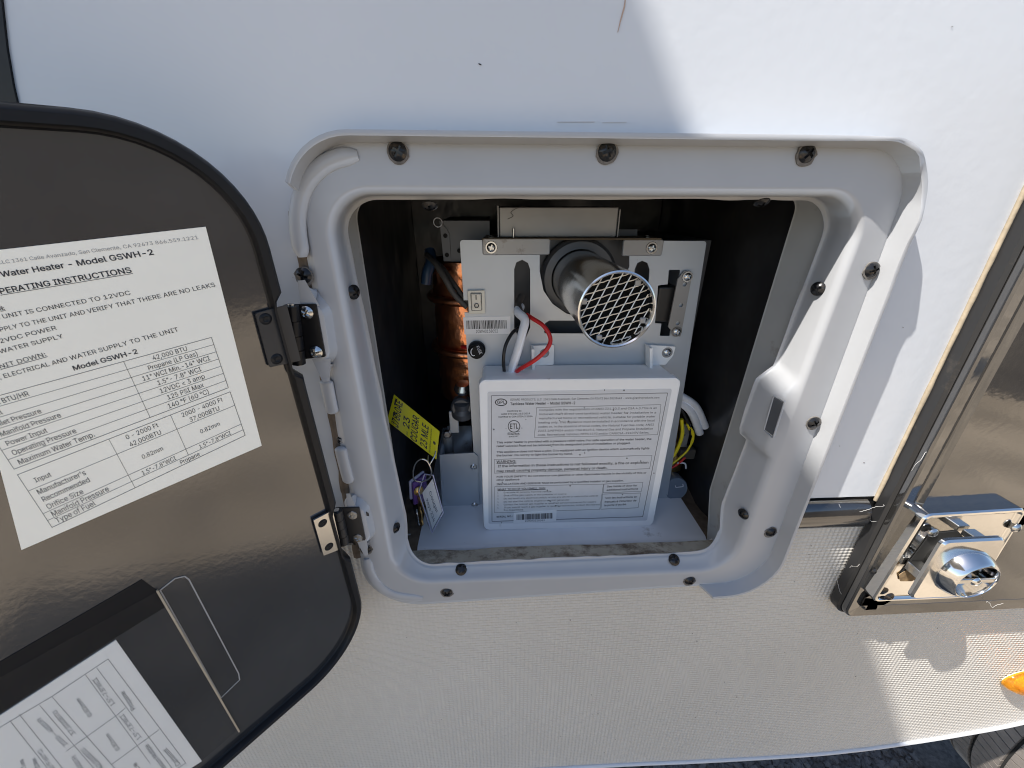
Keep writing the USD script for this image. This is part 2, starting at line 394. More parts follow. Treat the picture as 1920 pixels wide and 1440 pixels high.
# ================================================================== SETTING
ZG = -1.15                                                            # ground level
g = [( -60, -60), (60, -60), (60, 60), (-60, 60)]
obj('ground', tri([[x, y, ZG] for x, y in g], [[0, 1, 2], [0, 2, 3]]), 'yard_ground', kind='structure')
obj('gravel_bed', tri([[x, y, ZG+.004] for x, y in ((-4, -.16), (4, -.16), (4, 3), (-4, 3))], [[0, 1, 2], [0, 2, 3]]), 'gravel_base', kind='structure')
fence = thing('added_board_fence', 'unseen dark board fence added opposite the camper to darken reflections', 'fence', at=(3.4, -2.6, ZG))  # added out of view so door and hatch reflect something dark
fa, fb = np.array([4.2, -1.5]), np.array([1.2, -6.2]); fn = 34; fd = (fb-fa)/fn; fl_ = np.linalg.norm(fd); fd /= fl_; fq = np.array([-fd[1], fd[0]])
for i in range(fn):
    o = fa+fd*fl_*i; w_ = fl_*.94; top_ = ZG+2.1+rng.uniform(-.02, .02); c = [o, o+fd*w_, o+fd*w_+fq*.02, o+fq*.02]
    v = [(p[0], p[1], z) for z in (ZG, top_) for p in c]; b_ = trimesh.convex.convex_hull(np.array(v)); obj('board', tri(b_.vertices, b_.faces), 'old_wood', fence)
for z in (.5, 1.7):
    c = [fa+fq*.021, fb+fq*.021, fb+fq*.06, fa+fq*.06]; v = [(p[0], p[1], ZG+z+h) for h in (0, .09) for p in c]; b_ = trimesh.convex.convex_hull(np.array(v)); obj('rail', tri(b_.vertices, b_.faces), 'old_wood', fence)
# loose gravel where the picture shows it, under and in front of the skirt
def stones(n):
    ico = trimesh.creation.icosphere(1, 1.0); V, F = [], []; m = 0
    for i in range(n):
        x, y = rng.uniform(-.15, 1.0), rng.uniform(-.10, .42); r = rng.uniform(.006, .012)
        v = ico.vertices*(1+.28*nrg.standard_normal((len(ico.vertices), 1)))*np.array([1, rng.uniform(.7, 1), rng.uniform(.55, .85)])*r
        a = rng.uniform(0, 6.28); c, q = math.cos(a), math.sin(a)
        v = np.stack([v[:, 0]*c-v[:, 1]*q, v[:, 0]*q+v[:, 1]*c, v[:, 2]], 1)+[x, y, ZG+r*.35+rng.uniform(0, .006)]
        V.append(v); F.append(ico.faces+m); m += len(v)
    return tri(np.vstack(V), np.vstack(F))
obj('gravel', stones(4600), 'stone', label='dark loose gravel on the ground below the camper skirt', category='gravel', kind='stuff')

# ================================================================== CAMPER BODY
# frame loops are needed first: they give the hole in the wall
def q4(pts): return [tuple(map(float, xz(x, y, Y))) for x, y, Y in pts]
NA, NS = 12, 44
cF = q4([(511, 247, -.018), (694, 1138, -.003), (1446, 1113, -.018), (1780, 262, -.018)])
c3 = q4([(604, 358, -.008), (743, 1094, -.008), (1372, 1068, -.008), (1640, 362, -.008)])
c4 = q4([(633, 369, .022), (765, 1066, .002), (1352, 1040, .002), (1574, 369, .022)])
c5 = q4([(662, 366, .055), (757, 1042, .036), (1322, 1024, .036), (1500, 366, .055)])
LF = quad_loop(cF, [.040, .050, .046, .036], NA, NS)
L3 = quad_loop(c3, [.027, .034, .034, .027], NA, NS)
L4 = quad_loop(c4, [.024, .026, .026, .024], NA, NS)
L5 = quad_loop(c5, [.018, .010, .010, .012], NA, NS)
Y4 = .002+.020*np.clip((L4[:, 1]+.155)/.05, 0, 1)                     # the lower jamb is shallower
Y5 = .036+.019*np.clip((L5[:, 1]+.165)/.05, 0, 1)

camper = thing('camper_body', 'white camper side wall with grey embossed lower panel around the water heater', 'camper', at=(0, 0, -.54))
hole = Polygon(inset(L3, -.012))
up = sbox(-3.2, -.081, 3.0, 2.4).difference(hole)
obj('upper_wall', ext(up, 0, .03), 'gelcoat', camper)
bottom = [(-3.2, -.537), (-.6, -.537), (.012, -.537), (.2, -.542), (.343, -.543), (.42, -.538), (.479, -.530), (.56, -.514), (.647, -.490), (.75, -.44), (.85, -.35), (.93, -.22), (.97, -.115)]
sk = Polygon(bottom+[(-3.2, -.115)]).difference(hole)
obj('lower_panel', ext(sk, .001, .03), 'embossed', camper)
bl = curve([(x, -.004, z) for x, z in bottom], 90)
obj('bottom_edge', tube(bl+[0, .0045, .0005], .0028, 8), 'gelcoat', camper, smooth=60)
# the moulding between the two panels: a dark half-round strip
zc, zr = -.0985, .0155
sec = [(zc+zr*math.sin(a), -.011*math.cos(a)) for a in np.linspace(-1.45, 1.45, 13)]
for xa, xb in ((-3.2, -.199), (.190, .262)):
    V = [(x, y, z) for x in (xa, xb) for z, y in sec]; n = len(sec)
    F = [(i, n+i, n+i+1) for i in range(n-1)]+[(i, n+i+1, i+1) for i in range(n-1)]
    t = tri(V, F)
    if t.face_normals[:, 1].mean() > 0: t = tri(V, t.faces[:, ::-1])
    obj('moulding', t, 'black_gloss', camper, smooth=40)
obj('moulding_backing', ext(sbox(-3.2, -.116, 3.0, -.080).difference(hole), .002, .03), 'black_satin', camper)
# black graphic band at the left, its edge leaning as in the photo
gl = [(-8, -120), (2, 0), (12, 90), (24, 160), (36, 212), (90, 420), (-500, 420), (-500, -120)]
obj('graphic_band', ext(poly(gl, -.0012), -.0012, .0), 'black_hem', camper)
# thin run of dirt at the top and small specks
obj('dirt_streak', ext(poly([(1172, -4), (1174, -4), (1172, 14), (1165, 38), (1159, 60), (1158, 60), (1163, 36), (1170, 10)], -.0004), -.0004, .0), 'stain', camper)
obj('dirt_speck', ext(poly([(897, 118), (902, 120), (903, 122), (898, 121)], -.0004), -.0004, .0), 'ink', camper)
obj('scuff', ext(unary_union([poly([(a, b), (a+c, b-1), (a+c, b+d), (a, b+d)], -.0004) for a, b, c, d in ((690, 246, 90, 1.6), (760, 244, 60, 1.2), (1045, 228, 70, 1.0), (1130, 229, 45, .9), (860, 249, 130, 1.5))]), -.0004, .0), 'scuff_grey', camper)

# fine grit stuck to the panels
def grit(n, x0_, x1_, z0_, z1_, y, s0, s1):
    ms = []
    for i in range(n):
        x, z, r = rng.uniform(x0_, x1_), rng.uniform(z0_, z1_), rng.uniform(s0, s1)
        if hole.contains(Point(x, z)) or Polygon(LF).contains(Point(x, z)): continue
        k_ = rng.randint(4, 6); a = rng.uniform(0, 6); e = rng.uniform(.3, .9)
        ms.append(ext(Polygon([(x+r*math.cos(a+6.283*j/k_)*rng.uniform(.7, 1.2), z+r*e*math.sin(a+6.283*j/k_)) for j in range(k_)]), y-.0003, y))
    return cat(ms)
obj('grit', grit(60, -.2, .6, -.52, -.13, .0008, .0003, .0008), 'grime', camper, kind='stuff')
obj('grit', grit(26, -.3, .26, -.07, .26, -.0001, .0002, .0006), 'grime', camper, kind='stuff')

# unseen awning part-way out, upper left: it shades the left of the wall
aw = thing('awning', 'unseen grey awning high on the camper wall, there to shade its left side', 'awning', at=(-2.1, 0, 2.0))
AZ, AD, AS = 2.0, 2.0, .30
t_ = (AZ-.2587)/(AS-SUN[2]/SUN[1])
AX = .0057-SUN[0]/SUN[1]*t_
aw_z = lambda y: AZ+AS*y
fab = [(x, y, aw_z(y)+h) for h in (0, .004) for x, y in ((-3.4, -.02), (AX, -.02), (AX, -AD), (-3.4, -AD))]
b_ = trimesh.convex.convex_hull(np.array(fab)); obj('fabric', tri(b_.vertices, b_.faces), 'awning_fabric', aw)
obj('roller_tube', tube([(-3.4, -AD-.036, aw_z(-AD)), (AX-.002, -AD-.036, aw_z(-AD))], .035, 16), 'white_plastic', aw, smooth=40)
for x in (AX-.04, -3.36): obj('arm', tube([(x, -.02, AZ-.95), (x, -AD-.03, aw_z(-AD)-.05)], .014, 8), 'steel', aw, smooth=40)

# ================================================================== ACCESS FRAME
fr = thing('access_frame', 'pale grey pressed metal frame screwed around the open water heater compartment', 'frame', at=(0, 0, -.2))
zcut, xcut = float(P(530, 346, -.018)[2]), float(P(1334, 1108, -.018)[0])
mask = np.ones(len(LF))
for i, (x, z) in enumerate(LF):
    if x < -.10 and z < zcut: mask[i] = 0
    if z < -.12 and x < xcut: mask[i] = 0
wav = np.array([meshkit.noise(np.array([x*60, z*60, 3.0])) for x, z in LF])-.5
corner = np.exp(-((LF[:, 0]-.17)**2+(LF[:, 1]-.17)**2)/.0016)
yF = -(.0185+.004*wav*corner*2)*mask-.0035*(1-mask)
F0 = inset(LF, -.0012+.003*wav*corner)
foot = inset(LF, .0032*mask+.0035*(1-mask))
foot2 = inset(LF, .0052)
# latch pocket on the right bulges the inner edge
zp0, zp1 = float(P(1470, 700, .005)[2]), float(P(1455, 846, .005)[2])
bt = np.clip(np.minimum((zp0-L4[:, 1])/.014, (L4[:, 1]-zp1)/.010), 0, 1)*(L4[:, 0] > .1); BU = .0105*bt*bt*(3-2*bt)      # the jamb swells inward round the latch slot
prof = [(F0, .0006+0*yF), (inset(F0, -.0004), yF+.0006), (inset(LF, .0), yF), (inset(LF, .0012), yF+.0004*mask), (foot, -.0055*mask-.0048*(1-mask)), (foot2, -.0062),
        (inset(L3, -.0035), -.0082), (inset(L3, -.0015), -.0079), (inset(L3, .0002+BU*.10), -.0068), (inset(L3, .0012+BU*.35), -.0052), (inset(L3, .0022+BU*.62), -.0030), (inset(L3*.6+L4*.4, .0012+BU*.95), Y4*.5-.001), (inset(L4, -.001+BU), Y4-.0025), (inset(L4, -.0004+BU), Y4-.0005), (inset(L4, BU), Y4+.0002)]
wig = .0016*np.array([meshkit.noise(np.array([x*45, z*45, 9.0])) for x, z in L4])
wig = wig+np.where((L4[:, 1] < -.13), .0022*np.array([meshkit.noise(np.array([x*90, z*20, 4.0])) for x, z in L4]), 0)
prof += [(inset(L4, .0008+wig+BU), Y4+.0006), (inset(L4, .0006+wig+BU), Y4+.0014), (inset(L4, -.003), Y4+.0016)]
body = loft([(l, y) for l, y in prof])
obj('pressed_frame', body, 'frame_paint', fr, smooth=38)
# inner sleeve from the step back to the cavity
sl = loft([(inset(L4, -.004), Y4), (inset(L4, -.0045), Y4+.0025), (inset(L5, -.001), Y5-.001), (inset(L5, .0002), Y5+.0002), (inset(L5, -.0012), Y5+.001)])
obj('sleeve', sl, 'liner_paint', fr, smooth=38)
# pressed ribs
def rib(pts, r, n=26, flat=.55):
    p = pcurve(pts, n); t = tube(p, np.concatenate([[r*.55, r*.85], np.full(len(p)-4, r), [r*.85, r*.55]]), 12)
    v = np.array(t.vertices); v[:, 1] = -.0066+(v[:, 1]+.0066)*flat; return tri(v, t.faces)
Yb = -.0064
obj('rib', rib([(672, 291, Yb), (636, 297, Yb), (605, 312, Yb), (578, 340, Yb), (563, 375, Yb), (558, 415, Yb), (562, 455, Yb), (568, 482, Yb)], .0052), 'frame_paint', fr, smooth=60)
obj('rib', rib([(687, 1047, Yb), (693, 1070, Yb), (704, 1090, Yb), (722, 1106, Yb), (748, 1116, Yb), (793, 1121, Yb)], .0050), 'frame_paint', fr, smooth=60)
obj('rib', rib([(611, 712, Yb), (617, 742, Yb), (624, 775, Yb)], .0048), 'frame_paint', fr, smooth=60)
obj('rib', rib([(638, 838, Yb), (645, 868, Yb), (655, 905, Yb)], .0048), 'frame_paint', fr, smooth=60)
# embossed hinge seats
def seat(pts, y1=-.0145):
    c = q4([(a, b, -.0075) for a, b in pts]); l = quad_loop(c, [.0115, .0115, .015, .015], 8, 4)
    return loft([(inset(l, .0085), y1+.0001), (inset(l, .0062), y1), (inset(l, .0042), y1+.0008), (inset(l, .001), -.0066), (inset(l, -.001), -.005)], True)
obj('hinge_seat', seat([(562, 549), (592, 688), (641, 686), (620, 543)]), 'frame_paint', fr, smooth=40)
obj('hinge_seat', seat([(640, 932), (668, 1018), (712, 1014), (692, 928)]), 'frame_paint', fr, smooth=40)
obj('dirt_spot', ext(poly([(686, 960), (691, 963), (692, 968), (687, 967)], -.0149), -.0149, -.0143), 'ink', fr)
# latch slot in the right jamb swelling: dark plate stands for its shaded depth
ib = int(np.argmin(np.abs(L4[:, 1]-(zp0+zp1)/2)+(L4[:, 0] < .1)*9))
pa, pb = inset(L3*.6+L4*.4, .0012+BU*.95)[ib], inset(L4, -.001+BU)[ib]
pa, pb = np.array([pa[0], Y4[ib]*.5-.001, pa[1]]), np.array([pb[0], Y4[ib]-.0025, pb[1]])
d1 = pb-pa; d2 = inset(L4, -.001+BU)[ib+1]-inset(L4, -.001+BU)[ib-1]; nn = np.cross(d1, [d2[0], 0, d2[1]]); nn /= np.linalg.norm(nn); nn = nn if nn @ (CAM-pa) > 0 else -nn
sl_c = [on_plane(a, b, pa+nn*.0009, nn) for a, b in ((1451, 745), (1470, 755), (1450, 818), (1434, 805))]
def plate3(c, th, n): m = trimesh.convex.convex_hull(np.vstack([c, [q-n*th for q in c]])); return tri(m.vertices, m.faces)
obj('painted_latch_slot', plate3(sl_c, .0012, nn), 'dark_metal', fr)
ec = sum(sl_c)/4; oc = [q+(q-ec)*.09 for q in sl_c]
obj('latch_slot_edge', [tube([a+nn*.0001, b+nn*.0001], .0007, 6) for a, b in zip(oc, oc[1:]+oc[:1])], 'frame_paint', fr, smooth=60)

# sealant and dirt
def strip_along(loop, keep, y, w, seed):
    """a ragged band lying on the frame's outline where keep(x, z) is true"""
    idx = [i for i in range(len(loop)) if keep(*loop[i])]; runs, cur = [], []
    for i in idx:
        if cur and i != cur[-1]+1: runs.append(cur); cur = []
        cur.append(i)
    runs.append(cur); ms = []
    for r_ in runs:
        if len(r_) < 2: continue
        p = curve([(loop[i][0], y, loop[i][1]) for i in r_], 5*len(r_))
        rad = np.array([w*(.7+.45*meshkit.noise(np.array([q[0]*60, q[2]*60, seed]))+.15*meshkit.noise(np.array([q[0]*260, q[2]*260, seed]))) for q in p]); ms.append(tube(p, rad, 8))
    return cat(ms)
obj('sealant', strip_along(inset(F0, -.002), lambda x, z: x < -.19 and -.13 < z < .16, -.0005, .0042, 2.0), 'dirt_brown', fr, smooth=50)
obj('sealant', strip_along(inset(F0, -.0005), lambda x, z: (z < -.185 and -.17 < x < .13) or (x < -.16 and z < -.15), .0008, .0022, 6.0), 'caulk', fr, smooth=50)

# screws
for px, py, Y, ax, r, kd in ((746, 284, -.0072, (0, -1, 0), .0052, 'pan'), (1138, 284, -.0072, (0, -1, 0), .0054, 'pan'), (1512, 288, -.0072, (0, -1, 0), .0052, 'pan'),
        (570, 516, -.0068, (0, -1, 0), .0050, 'pan'), (1634, 506, -.0072, (0, -1, 0), .0050, 'pan'), (1525, 792, -.0072, (0, -1, 0), .0050, 'pan'), (1445, 997, -.0072, (0, -1, 0), .0050, 'pan'),
        (838, 1110, -.0072, (0, -1, 0), .0052, 'pan'), (1293, 1088, -.0072, (0, -1, 0), .0052, 'pan'), (686, 1029, -.0068, (0, -1, 0), .0050, 'pan'),
        (658, 547, .005, (.86, -.5, 0), .0050, 'pan'), (641, 820, .001, (.3, -.95, 0), .0046, 'pan'), (738, 988, .006, (.86, -.5, 0), .0050, 'pan'),
        (1538, 541, .006, (-.9, -.4, 0), .0050, 'pan'), (1397, 962, -.001, (-.9, -.4, 0), .0050, 'pan'),
        (806, 378, .012, (0, -.5, -.86), .0050, 'pan'), (1428, 372, .012, (0, -.5, -.86), .0048, 'pan'), (865, 1068, .002, (0, -.6, .8), .0054, 'pan'), (1262, 1050, .002, (0, -.6, .8), .0054, 'pan')):
    obj('screw', screw(P(px, py, Y)+(np.array(ax)*.0024 if ax != (0, -1, 0) else 0), r, ax, kd), 'black_screw', fr, smooth=25)
    if ax == (0, -1, 0):
        c_ = P(px, py, Y); th = np.linspace(0, 2*math.pi, 22, endpoint=False)
        rr_ = r*(1.02+.30*np.array([meshkit.noise(np.array([3*math.cos(t)+px, 3*math.sin(t), py*.1])) for t in th]))
        obj('grime_ring', ext(Polygon([(c_[0]+q*math.cos(t), c_[2]+q*math.sin(t)-r*.12) for q, t in zip(rr_, th)]), Y-.0006, Y+.0006), 'grime', fr)

# ================================================================== COMPARTMENT
cav = thing('heater_compartment', 'dark plastic lined compartment recessed in the wall behind the frame', 'compartment', at=(0, .2, -.19))
YB = .36
x0, x1 = float(P(700, 640, .056)[0])-.012, float(P(1440, 600, .056)[0])+.012
ztop, zbot = float(P(1000, 366, .056)[2])+.004, float(P(1000, 1040, .056)[2])-.004
def bumpy(o, u, v, nu, nv, amp, seed):
    """a slightly dented sheet from corner o along u and v"""
    o, u, v = map(lambda a: np.array(a, float), (o, u, v)); n = np.cross(u, v); n /= np.linalg.norm(n); V, F = [], []
    for i in range(nu+1):
        for j in range(nv+1):
            p = o+u*i/nu+v*j/nv; V.append(p+n*amp*(meshkit.noise(p*28+seed)-.5))
    for i in range(nu):
        for j in range(nv):
            a = i*(nv+1)+j; F += [(a, a+nv+1, a+nv+2), (a, a+nv+2, a+1)]
    return tri(V, F)
obj('light_leak_box', [box(x0-.02, x0-.006, .05, YB+.02, zbot-.02, ztop+.02), box(x1+.006, x1+.02, .05, YB+.02, zbot-.02, ztop+.02), box(x0-.006, x1+.006, YB+.006, YB+.02, zbot-.02, ztop+.02), box(x0-.006, x1+.006, .05, YB+.006, ztop+.006, ztop+.02), box(x0-.006, x1+.006, .05, YB+.006, zbot-.02, zbot-.006)], 'black_hem', cav)  # dark shell added round the panels to stop light leaking at corners
obj('side_panel', bumpy((x0, .056, zbot), (0, YB-.056, 0), (0, 0, ztop-zbot), 24, 24, .004, 1.0), 'cavity_black', cav, smooth=True)
obj('side_panel', bumpy((x1, .056, zbot), (0, 0, ztop-zbot), (0, YB-.056, 0), 24, 24, .004, 2.0), 'cavity_black', cav, smooth=True)
obj('back_panel', bumpy((x0, YB, zbot), (x1-x0, 0, 0), (0, 0, ztop-zbot), 20, 20, .003, 3.0), 'cavity_black', cav, smooth=True)
obj('top_panel', bumpy((x0, .050, ztop), (0, YB-.05, 0), (x1-x0, 0, 0), 20, 20, .002, 4.0), 'cavity_black', cav, smooth=True)
obj('floor_panel', bumpy((x0, .050, zbot), (x1-x0, 0, 0), (0, YB-.05, 0), 20, 20, .002, 5.0), 'dirt_brown', cav, smooth=True)

# ================================================================== TANKLESS HEATER
YP = .115                                                             # front of the heater's metal face
heater = thing('water_heater', 'tankless water heater with galvanised face plate and round mesh covered exhaust tube', 'water heater', at=(0, .15, -.18))
zp = float(P(1030, 1024, .045)[2])                                    # top of the pan
pl_x0, pl_x1 = float(P(781, 1033, .045)[0]), float(P(1328, 1012, .045)[0])
# pan with rounded front fold
pt = [(.30, zp), (.053, zp)]+[(.046+.007*(1-math.sin(a))-.0, zp-.007*(1-math.cos(a))) for a in np.linspace(.2, 1.5, 7)]+[(.0465, zp-.019), (.049, zp-.022), (.30, zp-.022)]
V = [(x, y, z) for x in (pl_x0, pl_x1) for y, z in pt]; n = len(pt)
F = [f for i in range(n) for f in ((i, n+(i+1) % n, n+i), (i, (i+1) % n, n+(i+1) % n))]
m_ = tri(V, F)
cap = trimesh.creation.triangulate_polygon(Polygon(pt), engine='earcut')[1]
m_ = tri(m_.vertices, np.vstack([m_.faces, cap, cap[:, ::-1]+n])); trimesh.repair.fix_normals(m_)
obj('drip_pan', m_, 'pan_metal', heater, smooth=35)
z4 = float(L4[:, 1].min())
obj('sealant', bumpy((x0+.004, .0055, z4+.0012), (x1-x0-.008, 0, 0), (0, .021, -.006), 60, 4, .0045, 21.0), 'sealant', fr, smooth=True)
obj('dirty_fold', bumpy((pl_x0-.004, .0445, zp-.0165), (pl_x1-pl_x0+.008, 0, 0), (0, .0012, .0118), 60, 3, .0016, 23.0), 'dirt_fold', heater, smooth=True)
obj('dirt_ledge', bumpy((x0, .024, zp-.016), (x1-x0, 0, 0), (0, .026, .0), 40, 3, .004, 8.0), 'dirt_brown', heater, smooth=True)
obj('dirt_ledge', bumpy((x0, .046, zp-.002), (pl_x0-x0-.001, 0, 0), (0, .2, -.004), 6, 12, .010, 9.0), 'dirt_brown', heater, smooth=True)
obj('dirt_ledge', bumpy((pl_x1+.001, .046, zp-.002), (x1-pl_x1-.001, 0, 0), (0, .2, -.004), 6, 12, .010, 10.0), 'dirt_brown', heater, smooth=True)
# face plate with its cut-outs
face = poly([(862, 450), (1325, 452), (1243, 985), (897, 985)], YP, .003)
cuts = [poly([(964, 505), (968, 492), (979, 487), (990, 493), (994, 505), (994, 615), (986, 633), (972, 633), (964, 615)], YP),
        poly([(1012, 440), (1180, 440), (1180, 500), (1155, 560), (1110, 600), (1062, 588), (1036, 570), (1019, 545), (1012, 510)], YP, .004),
        poly([(1020, 625), (1022, 606), (1030, 601), (1180, 601), (1180, 626)], YP, .0015),
        poly([(1190, 505), (1195, 493), (1204, 489), (1214, 493), (1218, 505), (1216, 535), (1188, 535)], YP),
        poly([(1254, 506), (1276, 506), (1266, 552), (1256, 630), (1237, 630), (1240, 607), (1228, 606), (1234, 535), (1252, 533)], YP, .001),
        poly([(860, 563), (885, 563), (887, 586), (862, 586)], YP)]
obj('face_plate', ext(face.difference(unary_union(cuts)), YP, YP+.0013), 'plate_metal', heater)
# dark works behind the plate
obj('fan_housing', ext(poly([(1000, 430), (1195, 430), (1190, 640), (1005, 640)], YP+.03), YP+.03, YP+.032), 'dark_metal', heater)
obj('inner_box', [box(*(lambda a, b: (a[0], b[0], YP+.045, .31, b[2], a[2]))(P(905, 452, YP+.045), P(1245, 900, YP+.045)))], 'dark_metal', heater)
obj('relay', bbox(*(lambda a, b: (a[0], b[0], YP+.004, YP+.03, b[2], a[2]))(P(1236, 538, YP+.004), P(1262, 605, YP+.004)), .002), 'black_satin', heater)
# exhaust tube
tc = P(1157, 583, .0); ta = np.array([0, -1, 0]); tr = .0272
L = YP+.030
obj('exhaust_tube', lathe([(tr-.0016, 0), (tr-.0016, L-.001), (tr-.0006, L), (tr+.0004, L-.0006), (tr, L-.002), (tr, 0)], tc+np.array([0, L, 0]), ta, 64), 'stainless_tube', heater, smooth=40)
obj('tube_collar', lathe([(tr+.001, 0), (tr+.011, 0), (tr+.011, .010), (tr+.008, .013), (tr+.001, .013)], tc+np.array([0, L-.002, 0]), ta, 48), 'dark_metal', heater, smooth=40)
obj('tube_shade_disc', disc(tr-.0017, .001, tc+np.array([0, .07, 0]), ta, 40), 'shadow_gap', heater)  # black disc painted for the darkness down the tube
wires = []
R_ = tr-.002
for ang, pitch in ((17, .0050), (66, .0060)):
    a = math.radians(ang); d = np.array([math.cos(a), 0, math.sin(a)]); q = np.array([-math.sin(a), 0, math.cos(a)])
    for kk in range(-8, 9):
        o = kk*pitch+.001
        if abs(o) >= R_*.99: continue
        hl = math.sqrt(R_*R_-o*o)
        pts = [tc+q*(o+.00008*((j % 2)*2-1))+d*s_+np.array([0, .0065+.0003*((j % 2)*2-1)*(1 if ang < 40 else -1), 0]) for j, s_ in enumerate(np.linspace(-hl, hl, 12))]
        wires.append(tube(pts, .00046, 5))
obj('mesh_screen', cat(wires), 'screen_wire', heater, smooth=60)
for a in (.9, 2.9, 4.3, 5.9):
    p = tc+np.array([math.cos(a)*(tr-.004), .006, math.sin(a)*(tr-.004)])
    obj('weld_spot', bbox(p[0]-.0022, p[0]+.0022, p[1]-.001, p[1]+.001, p[2]-.0022, p[2]+.0022, .0009), 'grey_metal', heater, smooth=40)
# top bracket: a dusty shelf with two folded tabs
zb = float(P(1070, 447, YP-.0015)[2])
A, B = P(904, 447, YP-.0015), P(1240, 449, YP-.0015)
sh = Polygon([(A[0], YP-.0015), (B[0], YP-.0015), (B[0], YP+.012), (B[0]-.012, YP+.05), (A[0]+.004, YP+.05)])
s3 = trimesh.creation.extrude_polygon(sh, .0014, engine='earcut'); s3.apply_translation([0, 0, zb-.0014])
obj('top_bracket', s3, 'dusty_brown', heater)
for a, b in (((904, 447), (1031, 478)), ((1169, 449), (1241, 480))):
    p, q = P(*a, YP-.0015), P(*b, YP-.0015)
    obj('bracket_tab', slab(p[0], q[0], q[2], p[2], YP-.0016, YP-.0002, .002), 'grey_metal', heater)
for px, py in ((921, 464), (1222, 465)): obj('screw', screw(P(px, py, YP-.0017), .0042, kind='washer'), 'steel', heater, smooth=25)
for px, py in ((920, 437), (1216, 440)): obj('screw', screw((P(px, py, YP+.01)[0], YP+.012, zb), .003, (0, 0, 1)), 'steel', heater, smooth=25)
# grey metal box on the shelf
yb = YP+.012
p, q = P(936, 388, yb), P(1156, 434, yb)
obj('top_box', bbox(p[0], q[0], yb, yb+.075, zb+.0003, p[2], .0012), 'grey_metal', heater, smooth=30)
obj('box_flange', [box(p[0]-.0016, p[0]-.0006, yb-.001, yb+.07, zb+.0003, p[2]+.001), box(q[0]+.0006, q[0]+.0016, yb-.001, yb+.07, zb+.0003, p[2]-.002)], 'grey_metal', heater)
obj('stud', tube([(P(963, 430, yb-.003)[0], yb-.003, zb), (P(963, 430, yb-.003)[0], yb-.003, zb+.008)], .0013, 8), 'steel', heater, smooth=50)
obj('hair', tube(pcurve([(952, 411, yb-.001), (962, 405, yb-.001), (958, 398, yb-.001), (970, 390, yb-.001), (984, 387, yb-.001)], 20), .00022, 4), 'wire_brown', heater)
# exchanger housing and copper body left of the plate
yh = YP+.045
p, q = P(824, 415, yh), P(915, 490, yh)
obj('exchanger_cover', ext(poly([(824, 414), (918, 414), (918, 492), (832, 490)], yh), yh, .30), 'dark_metal', heater)
obj('cover_flange', ext(poly([(824, 414), (838, 430), (843, 440), (845, 489), (832, 490)], yh-.002), yh-.002, yh-.0005), 'dark_metal', heater)
for px, py in ((835, 442), (838, 478), (861, 470)): obj('painted_rivet_hole', disc(.0022, .0006, P(px, py, yh-.002), n=12), 'shadow_gap', heater)  # holes drawn as flat black discs
rw = P(821, 417, yh-.004)
obj('wire_loop', lathe([(.0042+.0005*math.cos(t_), .0005*math.sin(t_)) for t_ in np.linspace(0, 2*math.pi, 7)], rw, (0, -1, 0), 18), 'wire_white', heater, smooth=60)
yc = YP+.055; cx_l, cx_r = P(829, 600, yc)[0], P(960, 600, yc)[0]
zt, zl = P(860, 489, yc)[2], P(860, 745, yc)[2]
cyl_r = (cx_r-cx_l)/2; cc = np.array([(cx_l+cx_r)/2-.010, yc+cyl_r*.9-.014, 0])
prof_c = []; zz = np.linspace(0, zt-zl, 60)
for i, z in enumerate(zz): prof_c.append((cyl_r*(1+.012*math.sin(z*260)), z))
c_ = lathe(prof_c, [cc[0], cc[1], zl], (0, 0, 1), 40); v = np.array(c_.vertices); v[:, :2] += .0016*(np.stack([meshkit.noise(v*70), meshkit.noise(v*70+9)], 1)-.5); obj('copper_drum', tri(v, c_.faces), 'copper', heater, smooth=True)
for py in (560, 655):
    z = P(845, py, yc)[2]; obj('copper_coil', tube([(cc[0]+(cyl_r+.003)*math.cos(a), cc[1]+(cyl_r+.003)*math.sin(a), z) for a in np.linspace(2.2, 5.6, 30)], .0045, 10), 'copper', heater, smooth=60)
yv = YP+.02
obj('gas_fitting', [lathe([(1e-6, 0), (.013, 0), (.013, .008), (.010, .012), (.010, .02), (1e-6, .02)], P(868, 775, yv), (0, -.3, 1), 24), disc(.012, .010, P(866, 760, yv), (0, -1, .1), 24)], 'dark_metal', heater, smooth=35)
obj('gas_fitting', lathe([(1e-6, 0), (.009, 0), (.010, .004), (.007, .010), (1e-6, .010)], P(868, 733, yv), (0, -.2, 1), 20), 'steel', heater, smooth=35)
p, q = P(841, 772, yv-.004), P(861, 812, yv-.004)
obj('gas_tab', bbox(p[0], q[0], yv-.004, yv-.001, q[2], p[2], .001), 'plate_metal', heater, smooth=30)
obj('gas_nut', disc(.0045, .006, P(839, 811, yv-.004), (0, -1, 0), 6), 'steel', heater)
obj('pipe_stub', tube([P(838, 815, yv), P(842, 850, yv+.01)], .006, 14), 'grey_metal', heater, smooth=50)
obj('foil', bumpy(P(838, 850, yv+.02), (P(885, 850, yv+.02)-P(838, 850, yv+.02)), (0, .02, .028), 12, 10, .014, 12.0), 'grey_metal', heater, smooth=False)
